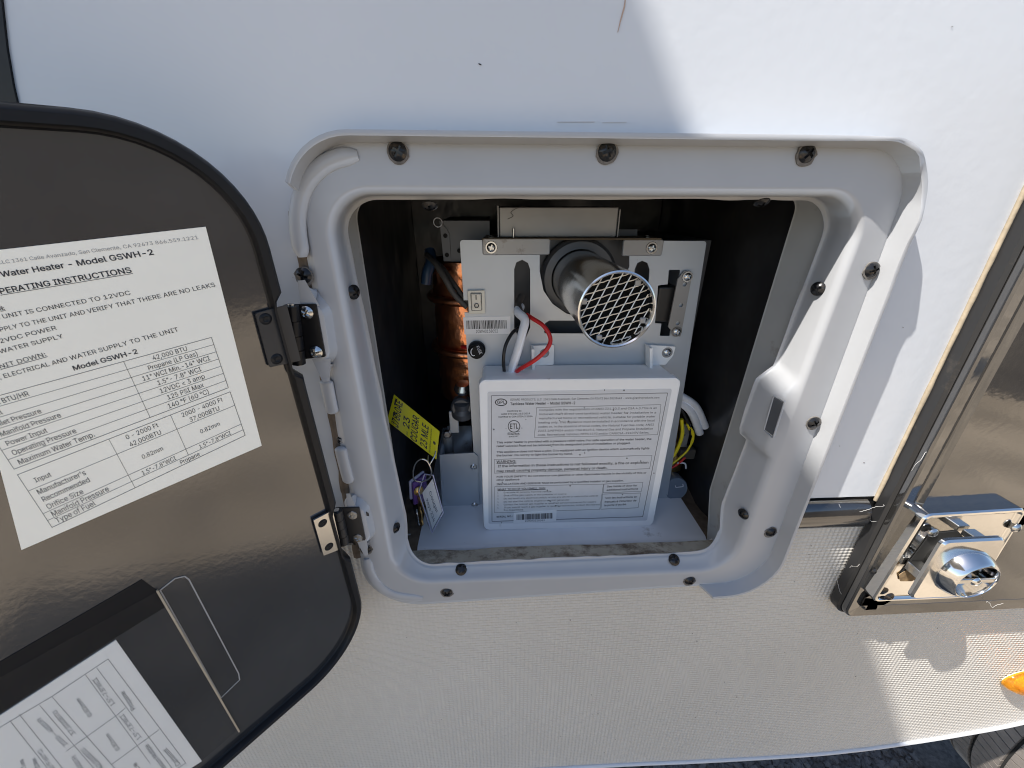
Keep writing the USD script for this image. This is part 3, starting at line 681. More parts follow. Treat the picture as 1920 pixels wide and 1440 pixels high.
# lower left mounting bracket
ybk = YP-.002
obj('lower_bracket', ext(poly([(824, 853), (889, 849), (896, 856), (899, 962), (830, 963)], ybk, .0015), ybk, ybk+.0014), 'plate_metal', heater)
obj('bracket_fold', ext(poly([(824, 853), (828, 853), (834, 963), (830, 963)], ybk-.001), ybk-.001, ybk+.03), 'plate_metal', heater)
obj('bracket_foot', ext(poly([(881, 958), (906, 958), (907, 976), (881, 976)], ybk-.004), ybk-.004, ybk-.0025), 'plate_metal', heater)
for px, py in ((888, 875), (890, 947)): obj('screw', screw(P(px, py, ybk-.0002), .0040, kind='pan'), 'steel', heater, smooth=25)
obj('screw', screw(P(902, 971, ybk-.004), .003), 'steel', heater, smooth=25)
# small bracket bar on the right with its own holes and screws
bar = poly([(1271, 523), (1283, 508), (1296, 508), (1297, 520), (1276, 632), (1266, 628), (1253, 613)], YP-.003, .001)
holes = unary_union([Point(*[float(t) for t in xz(a, b, YP-.003)]).buffer(.0021) for a, b in ((1284, 533), (1277, 572), (1271, 606))])
obj('side_bar', ext(bar.difference(holes), YP-.003, YP-.0012), 'grey_metal', heater)
for px, py in ((1289, 519), (1269, 622)): obj('screw', screw(P(px, py, YP-.0032), .0040, kind='washer'), 'steel', heater, smooth=25)
# rocker switch
ys = YP-.0035
c = q4([(876, 545, ys), (879, 589, ys), (910, 588, ys), (909, 544, ys)]); l = quad_loop(c, [.0006]*4, 3, 1)
sw = obj('rocker_switch', loft([(inset(l, .0006), ys), (l, ys+.0008), (l, YP+.001)], True), 'cream_plastic', heater, smooth=30)
l2 = quad_loop(q4([(882, 549, ys-.0005), (884, 583, ys-.0005), (904, 582, ys-.0005), (903, 549, ys-.0005)]), [.001]*4, 3, 1)
obj('rocker_gap', loft([(l2, ys-.0004), (l2, ys)], True), 'ink', sw)
l3 = inset(l2, .0006)
obj('rocker', loft([(inset(l3, .0006), np.where(l3[:, 1] > l3[:, 1].mean(), ys-.0022, ys-.0010)), (l3, ys-.0006), (l3, ys)], True), 'cream_plastic', sw, smooth=30)
pr = Print(lambda a, b: P(a, b, ys-.0023), (0, 0, 1), (0, -1, 0), .0002)
pr.line((892.5, 553), (892.8, 562), 1.6)
pr.shape(Point(893.5, 573).buffer(4.6).difference(Point(893.5, 573).buffer(3.0)))
obj('switch_marks', pr.mesh(), 'ink', sw)
# serial sticker under the switch
lab = poly([(868, 595), (957, 593), (957, 626), (871, 627)], YP-.0004)
st = obj('barcode_sticker', ext(lab, YP-.0004, YP), 'paper_white', heater)
pr = Print(lambda a, b: P(a, b, YP-.0004), (0, 0, 1), (0, -1, 0))
bars(pr, (875, 617), (951, 616), (-1, -16), 3); pr.text('2GWH0158052', (892, 624.5), (934, 623.5), 6)
obj('barcode_print', pr.mesh(), 'ink', st)
# fuse holder
fz = P(896, 656, YP-.009)
fu = obj('fuse_holder', lathe([(1e-6, 0), (.0088, 0), (.0088, .004), (.0074, .0046), (.0074, .010), (.0066, .0112), (1e-6, .0112)], P(894, 654, YP), (0, -1, 0), 32), 'fuse_black', heater, smooth=35)
pr = Print(lambda a, b: P(a, b, YP-.0114), (0, 0, 1), (0, -1, 0), .0001)
v, f, w = text2d('FUSE'); th = math.radians(65); c_, s_ = math.cos(th), math.sin(th)
o = np.array([898.5, 652.0]); pr.add(o+np.stack([(v[:, 0])*c_*5-(v[:, 1])*s_*-6, (v[:, 0])*s_*5+(v[:, 1])*-c_*6], 1)*.95-np.array([6, 2]), f)
pr.shape(LineString([(888+5*math.cos(a), 660+7*math.sin(a)) for a in np.linspace(1.2, 4.2, 12)]).buffer(.7))
obj('fuse_print', pr.mesh(), 'wire_white', fu)
# white control box
YC = .070
cB = q4([(897, 712, YC), (907, 995, YC), (1224, 987, YC), (1279, 708, YC)]); lb = quad_loop(cB, [.0075]*4, 8, 3)
cb = obj('control_box', loft([(inset(lb, .0016), YC), (inset(lb, .0005), YC+.0005), (lb, YC+.0018), (lb, YC+.009), (inset(lb, .0015), YC+.0092), (inset(lb, .003), YP-.003)], True, True), 'white_plastic', heater, smooth=35)
gr_ = []
for i in range(26):
    x, z, r = rng.uniform(-.082, .098), rng.uniform(-.168, .004), rng.uniform(.0003, .0007); gr_.append(ext(Point(x, z).buffer(r, quad_segs=2), YC-.0009, YC-.0001))
obj('grit', cat(gr_), 'grime', cb, kind='stuff')
# recess for the label
lq = [(914, 735), (916, 982), (1213, 976), (1260, 729)]
obj('label', ext(poly(lq, YC-.0003, .002), YC-.0003, YC), 'label_grey', cb)
# wires from the plate into the box and its two lugs
obj('wire', tube(pcurve([(976, 575, YP+.004), (971, 585, YP-.012), (984, 600, YP-.022), (979, 625, YP-.026), (970, 660, YP-.026), (961, 688, YP-.020), (957, 706, YP-.016)], 40), .0042, 12), 'wire_white', heater, smooth=60, label='thick white sheathed cable')
obj('wire', tube(pcurve([(978, 555, YP+.012), (972, 570, YP+.002), (974, 582, YP-.010), (980, 592, YP-.018)], 20), .0034, 10), 'wire_brown', heater, smooth=60)
obj('wire', tube(pcurve([(987, 590, YP-.010), (1000, 598, YP-.016), (1020, 612, YP-.024), (1032, 635, YP-.030), (1025, 655, YP-.034), (1003, 675, YP-.034), (975, 692, YP-.026), (966, 699, YP-.020)], 50), .0021, 10), 'wire_red', heater, smooth=60)
obj('wire', tube(pcurve([(972, 615, YP-.006), (960, 625, YP-.014), (948, 648, YP-.022), (944, 675, YP-.024), (946, 702, YP-.018)], 40), .0017, 8), 'wire_black', heater, smooth=60)
for c4_, hole_c, rsc in (([(995, 649), (1039, 647), (1038, 684), (996, 686)], (1021, 662), .0036), ([(1212, 647), (1267, 650), (1262, 667), (1248, 684), (1212, 684)], (1251, 661), .0042)):
    g_ = poly(c4_, YP-.004, .0015)
    lug = obj('mounting_lug', cat([ext(g_, YP-.004, YP-.0015), ext(poly([c4_[0], (c4_[0][0]+5, c4_[0][1]), (c4_[-1][0]+5, c4_[-1][1]), c4_[-1]], YP-.006), YP-.016, YP-.003)]), 'white_plastic', heater)
    obj('lug_hole', disc(rsc*1.35, .0004, P(*hole_c, YP-.004), n=20), 'ink_grey', lug)
    obj('lug_screw', screw(P(*hole_c, YP-.0044), rsc), 'steel', lug, smooth=25)
obj('indicator_light', lathe([(1e-6, 0), (.0022, 0), (.0022, .003), (.001, .005), (1e-6, .005)], P(1131, 989, YC+.012), (0, -.3, -1), 14), 'wire_red', heater, smooth=50)
# supply cables and the blue connector at the left
obj('wire', tube(pcurve([(800, 478, YP+.06), (815, 492, YP+.03), (833, 520, YP+.016), (852, 552, YP+.01), (876, 576, YP+.006)], 30), .0030, 8), 'wire_brown', heater, smooth=60)
obj('wire', tube(pcurve([(806, 482, YP+.07), (828, 500, YP+.04), (848, 528, YP+.022), (868, 556, YP+.012), (884, 572, YP+.006)], 30), .0026, 8), 'wire_brown', heater, smooth=60)
obj('connector', tube(pcurve([(806, 470, YP+.07), (808, 492, YP+.06), (801, 512, YP+.055), (799, 532, YP+.055)], 14), .0058, 8), 'wire_blue', heater, smooth=50)
obj('wire', tube(pcurve([(868, 650, YP+.02), (880, 652, YP+.006), (893, 654, YP)], 10), .0026, 8), 'wire_red', heater, smooth=60)
# plumbing and wires at the right of the box
yr = YP+.01
for k_, (a, b) in enumerate((((1268, 738), (1322, 800)), ((1262, 746), (1312, 812)))):
    obj('hose', tube(pcurve([(a[0]-14, a[1]-12, yr+.02), a+(yr,), ((a[0]+b[0])/2+8, (a[1]+b[1])/2-8, yr-.004), b+(yr,)], 24), .0046, 12), 'wire_white', heater, smooth=60)
for pts, r, m_ in ((((1278, 786), (1279, 815), (1268, 845), (1250, 868), (1236, 880)), .0021, 'wire_yellow'), (((1290, 800), (1300, 820), (1293, 838), (1284, 850), (1262, 868), (1244, 878)), .0012, 'wire_yellow'),
                   (((1288, 795), (1300, 812), (1296, 832)), .0014, 'wire_yellow'), (((1285, 858), (1268, 872), (1246, 884)), .0013, 'wire_red'), (((1272, 760), (1284, 780), (1293, 800), (1294, 815)), .0014, 'wire_black'), (((1270, 868), (1284, 869), (1286, 878)), .001, 'wire_white')):
    obj('wire', tube(pcurve([(a, b, yr-.006) for a, b in pts], 26), r, 8), m_, heater, smooth=60)
vb = P(1270, 835, yr+.012)
obj('valve_body', [bbox(vb[0]-.018, vb[0]+.012, vb[1], vb[1]+.03, vb[2]-.022, vb[2]+.035, .004), lathe([(1e-6, 0), (.011, 0), (.011, .03), (1e-6, .03)], vb+np.array([.004, .01, -.04]), (0, 0, 1), 18)], 'brass', heater, smooth=35)
p = P(1285, 815, yr+.004); obj('valve_plate', bbox(p[0]-.006, p[0]+.005, p[1], p[1]+.003, p[2]-.018, p[2]+.014, .001), 'grey_metal', heater, smooth=30)
obj('screw', screw(P(1281, 814, yr+.003), .0035), 'steel', heater, smooth=25)
p = P(1290, 852, yr+.004); obj('valve_clip', bbox(p[0]-.010, p[0]+.010, p[1], p[1]+.012, p[2]-.008, p[2]+.006, .002), 'wire_brown', heater, smooth=30)
vc = P(1264, 918, yr-.004)
cp = obj('valve_cap', [lathe([(1e-6, 0), (.0150, 0), (.0155, .004), (.0155, .016), (.0140, .019), (.0135, .0185), (1e-6, .0185)], vc+np.array([0, .014, 0]), (0, -1, .25), 36), lathe([(.0165, 0), (.019, .002), (.0165, .004)], vc+np.array([0, .014, -.004]), (0, -1, .25), 36)], 'valve_cap', heater, smooth=35)
pr = Print(lambda a, b: on_plane(a, b, vc+np.array([0, -.0050, .005]), np.array([0, -1, .25])/math.hypot(1, .25)), (0, 0, 1), np.array([0, -1, .25])/math.hypot(1, .25), .0003)
for a, b in (((1267, 914), (1281, 912)), ((1281, 912), (1280, 907)), ((1267, 914), (1266, 910))): pr.line(a, b, 1.6)
pr.shape(Point(1246, 918).buffer(2.8).difference(Point(1246, 918).buffer(1.7)))
obj('cap_marks', pr.mesh(), 'wire_white', cp)

# ---- print on the control box label
pr = Print(lambda a, b: P(a, b, YC-.0003), (0, 0, 1), (0, -1, 0), .00012)
def Z(a, b): return (880+a/4, 650+b/4)
def T(t, a, b, h, **k): pr.text(t, Z(*a), Z(*b), h/4, **k)
T('GIRARD PRODUCTS, LLC  1361 Calle Avanzado, San Clemente, CA 92673 866.582.8442 - www.girardrvproducts.com', (305, 405), (1425, 388), 15)
T('Tankless Water Heater - Model GSWH-2', (305, 438), (795, 431), 19, bold=True)
T('Conforms to:', (283, 488), (392, 486), 11, bold=True); T('ANSI STD Z21.10.3 2019', (238, 511), (456, 506), 11, bold=True); T('Certified to CSA STD4.3 2014', (217, 532), (474, 527), 11, bold=True)
e = Z(335, 597); pr.shape(Point(e).buffer(11.6, quad_segs=12).difference(Point(e).buffer(10.2, quad_segs=12)))
pr.text('ETL', (e[0]-8.2, e[1]+4.6), (e[0]+8.2, e[1]+4.2), 9.5, bold=True)
T('c', (272, 617), (280, 617), 8); T('us', (386, 613), (398, 613), 8)
pr.line(Z(288, 641), Z(380, 637), .6); T('Intertek', (285, 662), (377, 659), 14, bold=True); T('5001257', (295, 679), (368, 676), 9, bold=True)
el = shapely.affinity.scale(Point(Z(238, 417)).buffer(1, quad_segs=12), 11.5, 7)
pr.shape(el.difference(shapely.affinity.scale(el, .84, .76))); pr.text('GPL', Z(207, 428), Z(270, 426), 5.6, bold=True)
pr.frame([Z(165, 368), Z(1487, 347), Z(1300, 1275), Z(170, 1310)], .9)
pr.frame([Z(505, 455), Z(1437, 435), Z(1412, 660), Z(488, 680)], .6)
for t, a, b in (('Complies with the requirements of ANSI Z21.10.3 and CSA 4.3.This is an', (523, 482), (1407, 466)), ('induced draft direct vent tankless water heater for installation in a', (522, 513), (1402, 500)),
                ('manufactured home or recreational vehicle, suitable for potable water', (520, 545), (1395, 530)), ('heating only. This appliance must be installed in accordance with the local', (517, 577), (1390, 560)),
                ('codes or, in the absence of local codes, the Natural Fuel Gas code, ANSI', (515, 608), (1383, 592)), ('Z223.1/NFPA54 and/or CSA B149.1, Natural Gas and Propane Installation', (513, 639), (1378, 621)),
                ('code, Recreational Vehicles, NFPA 1192 and/or CAN/CSA-Z240 RV Series.', (512, 669), (1350, 651))): T(t, a, b, 15)
for t, a, b, h in (('This water heater is provided with a pressure relief valve. For safe operation of the water heater, the', (203, 725), (1365, 698), 14), ('relief valve(s) must not be removed from its designated point of installation or plugged.', (203, 753), (1208, 729), 14),
                ('This appliance does not have a pilot. It is equipped with an ignition device which automatically lights', (203, 797), (1350, 768), 14), ('the burner. Do not try to light the burner by hand.', (203, 823), (775, 809), 14),
                ('If the information in these instructions is not followed exactly, a fire or explosion', (212, 904), (1343, 876), 17), ('may result causing property damage, personal injury or death.', (203, 941), (1035, 916), 17),
                ('FOR YOUR SAFETY: Do not store or use gasoline or other flammable liquids in the vicinity of this or', (203, 983), (1328, 951), 13), ('other appliance', (203, 1006), (375, 1001), 13),
                ('INSTALLATION AND SERVICE: Must be performed by a qualified installer or gas supplier.', (203, 1038), (1158, 1010), 13)): T(t, a, b, h, bold=True)
pr.frame([Z(187, 845), Z(1370, 815), Z(1352, 915), Z(187, 948)], .6); T('WARNING:', (203, 873), (352, 869), 19, bold=True, under=True)
pr.frame([Z(190, 1050), Z(1006, 1030), Z(978, 1220), Z(190, 1246)], .6); T('WHAT TO DO IF YOU SMELL GAS:', (210, 1078), (572, 1067), 14, bold=True, under=True)
for k_, (t, a, b) in enumerate((('Evacuate all persons from the vehicle', (257, 1099), (615, 1090)), ('Shut off the gas supply at the container or source', (257, 1121), (728, 1109)), ('Do not touch any electrical switch, or use any phone or radio in the vehicle', (257, 1145), (965, 1123)),
                ('Do not start the vehicle engine or electric generator', (257, 1168), (750, 1153)), ('Contact the nearest gas supplier or qualified service technician for repairs', (257, 1190), (950, 1168)), ('If you cannot reach a gas supplier or qualified technician, contact the nearest', (257, 1212), (978, 1188)))):
    T(t, a, b, 11); T(str(k_+1)+'.', (210, a[1]+1), (222, a[1]+1), 11)
T('fire department', (257, 1231), (405, 1227), 11)
pr.frame([Z(1010, 1030), Z(1302, 1018), Z(1290, 1085), Z(1004, 1095)], .6); T('See inside of door for', (1030, 1055), (1258, 1046), 13, bold=True); T('additional instructions', (1028, 1081), (1265, 1071), 13, bold=True)
pr.frame([Z(1000, 1105), Z(1285, 1097), Z(1265, 1208), Z(986, 1218)], .6); T('Voir les instructions en', (1018, 1141), (1258, 1131), 13, bold=True); T("français à l'interieur de", (1013, 1170), (1252, 1159), 13, bold=True); T("la porte d'accès.", (1010, 1196), (1180, 1187), 13, bold=True)
T('SERIAL NO.:', (203, 1283), (325, 1277), 13, bold=True)
obj('label_print', pr.mesh(), 'ink', cb)
bs = poly([Z(335, 1245), Z(655, 1228), Z(650, 1310), Z(330, 1330)], YC-.0008)
obj('serial_sticker', ext(bs, YC-.0008, YC-.0003), 'paper_white', cb)
pr = Print(lambda a, b: P(a, b, YC-.0008), (0, 0, 1), (0, -1, 0), .00012)
bars(pr, Z(355, 1300), Z(627, 1288), (0, -10.5), 5); pr.text('2GWH0158052', Z(415, 1314), Z(567, 1307), 3.2)
obj('serial_print', pr.mesh(), 'ink', cb)

# ================================================================== ACCESS DOOR, swung open
DU, DV, DN = np.array([-.68027, -.73229, -.03140]), np.array([.00245, -.04511, .99898]), np.array([.73296, -.67950, -.03248])
DO = np.array([-.1954, -.0254, 0.0])
def dw(m):
    """door-local (x towards the hinge, y behind the inner face, z up) to world"""
    v = np.asarray(m.vertices); return tri(DO+v[:, :1]*(-DU)+v[:, 2:]*DV-v[:, 1:2]*DN, m.faces)
def DP(px, py, h=0.0): return on_plane(px, py, DO+DN*h, DN)
def dl(px, py, h=0.0):
    X = DP(px, py, h)-DO; return (float(X @ -DU), float(X @ DV))
def dpoly(pts, h=0.0): 
    g = Polygon([dl(a, b, h) for a, b in pts]); return g if g.is_valid else g.buffer(0)
door = thing('access_door', 'black glossy metal access door swung open with paper instructions stuck inside', 'door', at=DO+DU*.19+DV*-.214)
ld = quad_loop([(-.374, .1968), (-.374, -.2145), (-.0032, -.2145), (-.0032, .1968)], [.058, .058, .060, .058], 14, 60)
ld0 = ld.copy()
for b0, b1 in ((.062, .113), (-.104, -.047)):
    w_ = np.clip((ld[:, 1]-b0)/.004, 0, 1)*np.clip((b1-ld[:, 1])/.004, 0, 1)*(ld[:, 0] > -.03); ld[:, 0] -= .0050*w_
prof = [(inset(ld, .004), .0165), (inset(ld, .0015), .0160), (ld, .0135), (ld, -.001), (inset(ld, .0012), -.0042), (inset(ld, .0026), -.0052), (inset(ld0, .0062), -.0052), (inset(ld0, .0070), -.0040), (inset(ld0, .0074), -.0008), (inset(ld0, .0082), 0.0)]
prof = prof[::-1]
obj('inner_face', dw(ext(Polygon(inset(ld0, .0080)), .0, .003)), 'black_gloss', door)
obj('folded_edge', dw(loft(prof[:], False, True)), 'black_hem', door, smooth=35)
sq = [(385, 425), (490, 835), (40, 1030), (-106, 480)]
pq = dpoly(sq); obj1 = obj('instruction_sticker', dw(ext(pq, -.0006, -.00005)), 'paper', door, label='large white paper sheet of English operating instructions')
pr = Print(lambda a, b: DP(a, b, .0006), DV, DN, .00012)
def Z2(a, b): return (a/4, 400+b/4)
def D2(t, a, b, h, **k): pr.text(t, Z2(*a), Z2(*b), h/4, **k)
D2('Water Heater - Model GSWH-2', (10, 478), (1160, 308), 44, bold=True, pre='Tankless ')
D2('PERATING INSTRUCTIONS', (0, 605), (993, 442), 44, bold=True, pre='O', under=True)
D2('N:', (0, 728), (38, 722), 34, bold=True, pre='TO TURN UNIT O', under=True)
D2('UNIT IS CONNECTED TO 12VDC', (22, 790), (985, 608), 34, pre='1. BE SURE THE ')
D2('PPLY TO THE UNIT AND VERIFY THAT THERE ARE NO LEAKS', (0, 888), (1620, 548), 34, pre='2. TURN ON WATER SU')
D2('2VDC POWER', (0, 975), (430, 870), 34, pre='3. TURN ON 1'); D2('WATER SUPPLY', (0, 1052), (480, 932), 34, pre='4. TURN ON ')
D2('NIT DOWN:', (0, 1165), (352, 1068), 34, pre='TO TURN U', under=True)
D2(', ELECTRICAL AND WATER SUPPLY TO THE UNIT', (0, 1245), (1345, 882), 34, pre='1. TURN OFF GAS')
D2('Model GSWH-2', (550, 1180), (1040, 1048), 36, bold=True)
def table(c, rows, cols, w=.9):
    """c: px corners TL TR BR BL; rows, cols: fractions (cols with their row span)"""
    c = [np.array(q, float) for q in c]
    at = lambda u, v: (c[0]*(1-u)+c[1]*u)*(1-v)+(c[3]*(1-u)+c[2]*u)*v
    pr.frame(c, w)
    for v in rows: pr.line(at(0, v), at(1, v), w*.8)
    for u, v0, v1 in cols: pr.line(at(u, v0), at(u, v1), w*.8)
    return at
def cell(at, t, u, v, h, left=True, bold=False):
    p = at(u, v); d = at(u+.05, v)-p; d /= np.linalg.norm(d); w = text2d(t, bold)[2]*h
    a = p if left else p-d*w/2
    pr.text(t, a, a+d*w, h, bold=bold)
t1 = [Z2(-220, 1425), Z2(1585, 930), Z2(1712, 1308), Z2(105, 1918)]
at = table(t1, [k/7 for k in range(1, 7)], [(.635, 0, 1)])
for k_, (a, b) in enumerate((('Input BTU/HR', '42,000 BTU'), ('Fuel', 'Propane (LP Gas)'), ('Inlet Pressure', '11" WCI Min.-14" WCI'), ('Manifold Pressure', '1.5"- 7.8" WCI'), ('Power Input', '12VDC < 3 amp'), ('Operating Pressure', '125 PSI Max'), ('Maximum Water Temp.', '140 °F (60 °C)'))):
    cell(at, a, .03, (k_+.80)/7, 10.2); cell(at, b, .82, (k_+.80)/7, 8.6, False)
t2 = [Z2(130, 1960), Z2(1725, 1338), Z2(1838, 1665), Z2(390, 2355)]
at = table(t2, [.31, .74, .87], [(.43, 0, 1), (.72, 0, .87)])
for t, u, v, h, lf in (('Input', .05, .23, 9.5, True), ("Manufacturer's", .03, .43, 10, True), ('Recommended', .03, .57, 10, True), ('Orifice Size', .03, .71, 10, True), ('Manifold Pressure', .03, .85, 10, True), ('Type of Fuel', .03, .975, 10, True),
                       ('0 - 2000 Ft', .575, .13, 8.5, False), ('42,000BTU', .575, .28, 8.5, False), ('2000 - 4000 Ft', .86, .13, 8, False), ('37,000BTU', .86, .28, 8, False), ('0.82mm', .575, .58, 8, False), ('0.82mm', .86, .58, 7.5, False),
                       ('1.5"-7.8"WCI', .575, .85, 7.5, False), ('1.5"-7.8"WCI', .86, .85, 7, False), ('Propane', .72, .975, 7.5, False)): cell(at, t, u, v, h, lf)
obj('instruction_print', pr.mesh(), 'ink', obj1)
pr = Print(lambda a, b: DP(a, b, .0006), DV, DN, .00012)
D2('LLC 1361 Calle Avanzado, San Clemente, CA 92673 866.559.1221', (-8, 382), (1492, 192), 28, pre='GIRARD PRODUCTS, ')
obj('address_print', pr.mesh(), 'ink_grey', obj1)
# second sheet, upside down
A2, B2 = np.array([217, 1199.]), np.array([378, 1426.]); e2 = np.array([-217, 141.])
C2, D2_ = B2+e2*1.75, A2+e2*1.55
B3 = B2
s2 = obj('french_sticker', dw(ext(dpoly([A2, B3, C2, D2_]).intersection(Polygon(inset(ld0, .011))), -.0006, -.00005)), 'paper_french', door, label='smaller French instruction sheet stuck on upside down')
up2 = DP(*(A2+np.array([-8.3, 5.5])))-DP(*A2); up2 /= np.linalg.norm(up2)
pr = Print(lambda a, b: DP(a, b, .0006), up2, DN, .00012)
def Z3(a, b): return (a*.28125, 1040+b*.28125)
for t, a, b, h in (('Propane', (905, 1025), (825, 905), 26), ('1.5"-7.8"WCI', (770, 995), (642, 815), 26), ('1.5"-7.8"WCI', (945, 1218), (822, 1058), 26), ('0.82mm', (617, 1070), (527, 950), 24), ('0.82mm', (802, 1295), (722, 1185), 24),
                   ('37,000BTU', (507, 1190), (372, 1030), 26), ('2000 - 4000 Ft', (455, 1262), (268, 1082), 26), ('42,000BTU', (690, 1412), (562, 1282), 26), ('0 - 2000 Ft', (590, 1480), (500, 1330), 26), ('Carburant', (1205, 1392), (1110, 1285), 28),
                   ('Pression Multiple', (1125, 1440), (985, 1258), 26), ('Orifice', (985, 1500), (905, 1380), 26), ('140 °F (60 °C)', (380, 1440), (272, 1290), 24), ('125 PSI Max', (300, 1470), (232, 1350), 24), ('12VDC < 3 amp', (205, 1480), (150, 1360), 24)):
    pr.text(t, Z3(*a), Z3(*b), h*.37)
for a, b in (((720, 695), (1238, 1388)), ((645, 755), (1160, 1440)), ((570, 800), (1000, 1390)), ((345, 945), (780, 1440)), ((265, 1005), (640, 1440)), ((125, 1060), (430, 1440)), ((65, 1105), (330, 1440)), ((720, 695), (345, 945)), ((345, 945), (0, 1150)), ((838, 1018), (780, 1068)), ((780, 1068), (440, 1310)), ((1060, 1165), (1000, 1210)), ((1000, 1210), (740, 1400)), ((1238, 1388), (1150, 1445))):
    pr.line(Z3(*a), Z3(*b), .8)
obj('french_print', pr.mesh(), 'ink', s2)
obj('dark_reflection_strip', dw(ext(dpoly([(266, 1086), (296, 1108), (309, 1138), (215, 1196), (-60, 1376), (-120, 1330), (-20, 1252)]), -.0003, -.00005)), 'fuse_black', door)  # black backing strip; the dark reflection in it is painted matte black
tp = dpoly([(300, 1106), (328, 1084), (346, 1080), (354, 1086), (447, 1262), (449, 1274), (414, 1308)])
obj('clear_tape', dw(ext(tp, -.0004, -.00005)), 'clear_tape', door)
obj('tape_edge', dw(ext(tp.boundary.buffer(.00035), -.0005, -.00005)), 'ink_grey', door)
pouch = dpoly([(294, 1106), (447, 1369), (420, 1395), (120, 1640), (-260, 1420), (-100, 1320)])
pouch = pouch.intersection(Polygon(inset(ld0, .011)))
obj('clear_pouch', dw(ext(pouch, -.0015, -.0012)), 'clear_tape', door)
obj('pouch_edge', dw(ext(LineString([dl(294, 1106), dl(447, 1369)]).buffer(.0005), -.0016, -.0005)), 'caulk', door)

# ================================================================== HINGES
def hinge(label, doorq, frameq, bar, dsc, fsc, mats, kind):
    a, b = P(*bar[0], -.0185), P(*bar[1], -.0185); h = thing('hinge', label, 'hinge', 'hinges of the black access door', at=b)
    yl = -.0158
    g = poly(frameq, yl, .0008); obj('leaf', ext(g, yl, yl+.0014), mats[0], h, smooth=30)
    g = dpoly(doorq, .0030); g = g.buffer(-.0008).buffer(.0008)
    m = ext(g, -.0030, -.0016); obj('leaf', dw(m), mats[1], h)
    for i in range(4):
        p, q = a+(b-a)*(i/4+.006), a+(b-a)*((i+1)/4-.006)
        obj('knuckle', tube([p, q], .0044, 16), mats[0], h, smooth=50)
    obj('pin', tube([a+(a-b)*.02, b+(b-a)*.02], .0022, 10), 'steel', h, smooth=50)
    for px, py in fsc: obj('screw', screw(P(px, py, yl-.0002), .0042 if kind == 'pan' else .0040, kind=kind), 'steel', h, smooth=25)
    for px, py in dsc:
        p = DP(px, py, .0030)
        obj('rivet', lathe([(1e-6, .0004), (.0012, .0004), (.0018, .0008), (.0028, .0006), (.0034, 0)], p, DN, 20), 'black_hem', h, smooth=40)
hinge('upper hinge with black leaves and two shiny cross head screws', [(479, 588), (538, 572), (564, 676), (506, 689)], [(548, 571), (592, 570), (610, 669), (566, 674)], ((546, 572), (560, 682)), ((498, 598), (519, 673)), ((575, 586), (593, 660)), ('black_hem', 'black_satin'), 'pan')
hinge('lower hinge with bare steel door leaf and two flat pale screws', [(588, 976), (624, 957), (640, 1029), (607, 1042)], [(634, 953), (673, 952), (685, 1013), (652, 1016)], ((631, 957), (645, 1018)), ((605, 981), (617, 1025)), ((661, 966), (671, 1009)), ('black_satin', 'steel'), 'flat')

# ================================================================== KEYS AND TAGS
def bil(c, u, v):
    c = [np.asarray(q) for q in c]; u, v = np.asarray(u)[..., None], np.asarray(v)[..., None]
    return (c[0]*(1-u)+c[1]*u)*(1-v)+(c[3]*(1-u)+c[2]*u)*v
def sheet(c, th, nu=6, nv=2, sag=0.0):
    """thin solid on a quad c (TL TR BR BL)"""
    n = np.cross(c[1]-c[0], c[3]-c[0]); n /= np.linalg.norm(n)
    if n @ (CAM-c[0]) < 0: n = -n
    V, F = [], []
    for s_ in (th/2, -th/2):
        for j in range(nv+1):
            for i in range(nu+1): V.append(bil(c, i/nu, j/nv)+n*(s_+sag*math.sin(math.pi*i/nu)))
    k = (nu+1)*(nv+1); I = lambda s_, j, i: s_*k+j*(nu+1)+i
    for j in range(nv):
        for i in range(nu):
            F += [(I(0, j, i), I(0, j+1, i), I(0, j+1, i+1)), (I(0, j, i), I(0, j+1, i+1), I(0, j, i+1)), (I(1, j, i), I(1, j+1, i+1), I(1, j+1, i)), (I(1, j, i), I(1, j, i+1), I(1, j+1, i+1))]
    ring = [(0, i) for i in range(nu+1)]+[(j, nu) for j in range(1, nv+1)]+[(nv, i) for i in range(nu-1, -1, -1)]+[(j, 0) for j in range(nv-1, 0, -1)]
    for a, b in zip(ring, ring[1:]+ring[:1]): F += [(I(0, *a), I(0, *b), I(1, *b)), (I(0, *a), I(1, *b), I(1, *a))]
    return tri(V, F), n
def quad_print(c, items, mat_, name, parent, sag=0.0, shapes=()):
    """items: (text, u0, v0, u1, v1, height in metres, bold); u runs along c0-c1, v along c0-c3"""
    n = np.cross(c[1]-c[0], c[3]-c[0]); n /= np.linalg.norm(n)
    if n @ (CAM-c[0]) < 0: n = -n
    lu, lv = np.linalg.norm(c[1]-c[0]), np.linalg.norm(c[3]-c[0]); ms = []
    def put(uv, f):
        v = bil(c, uv[:, 0], uv[:, 1])+n*(.0005+sag*np.sin(math.pi*np.clip(uv[:, :1], 0, 1)))
        a, b, d = v[f[:, 0]], v[f[:, 1]], v[f[:, 2]]; fl = (np.cross(b-a, d-a) @ n) < 0; f = f.copy(); f[fl] = f[fl][:, ::-1]; ms.append(tri(v, f))
    for t, u0, v0, u1, v1, h, bold in items:
        v, f, w = text2d(t, bold); d = np.array([(u1-u0)*lu, (v1-v0)*lv])/w; up = np.array([d[1], -d[0]]); up = up/np.linalg.norm(up)*h
        q = np.array([u0*lu, v0*lv])+v[:, :1]*d+v[:, 1:]*up; put(q/[lu, lv], f)
    for g in shapes:
        v, f = trimesh.creation.triangulate_polygon(g, engine='earcut'); put(np.asarray(v)/[lu, lv], np.asarray(f))
    return obj(name, cat(ms), mat_, parent)
yt = [P(739, 740, .085), P(824, 809, .068), P(818, 861, .064), P(726, 789, .081)]
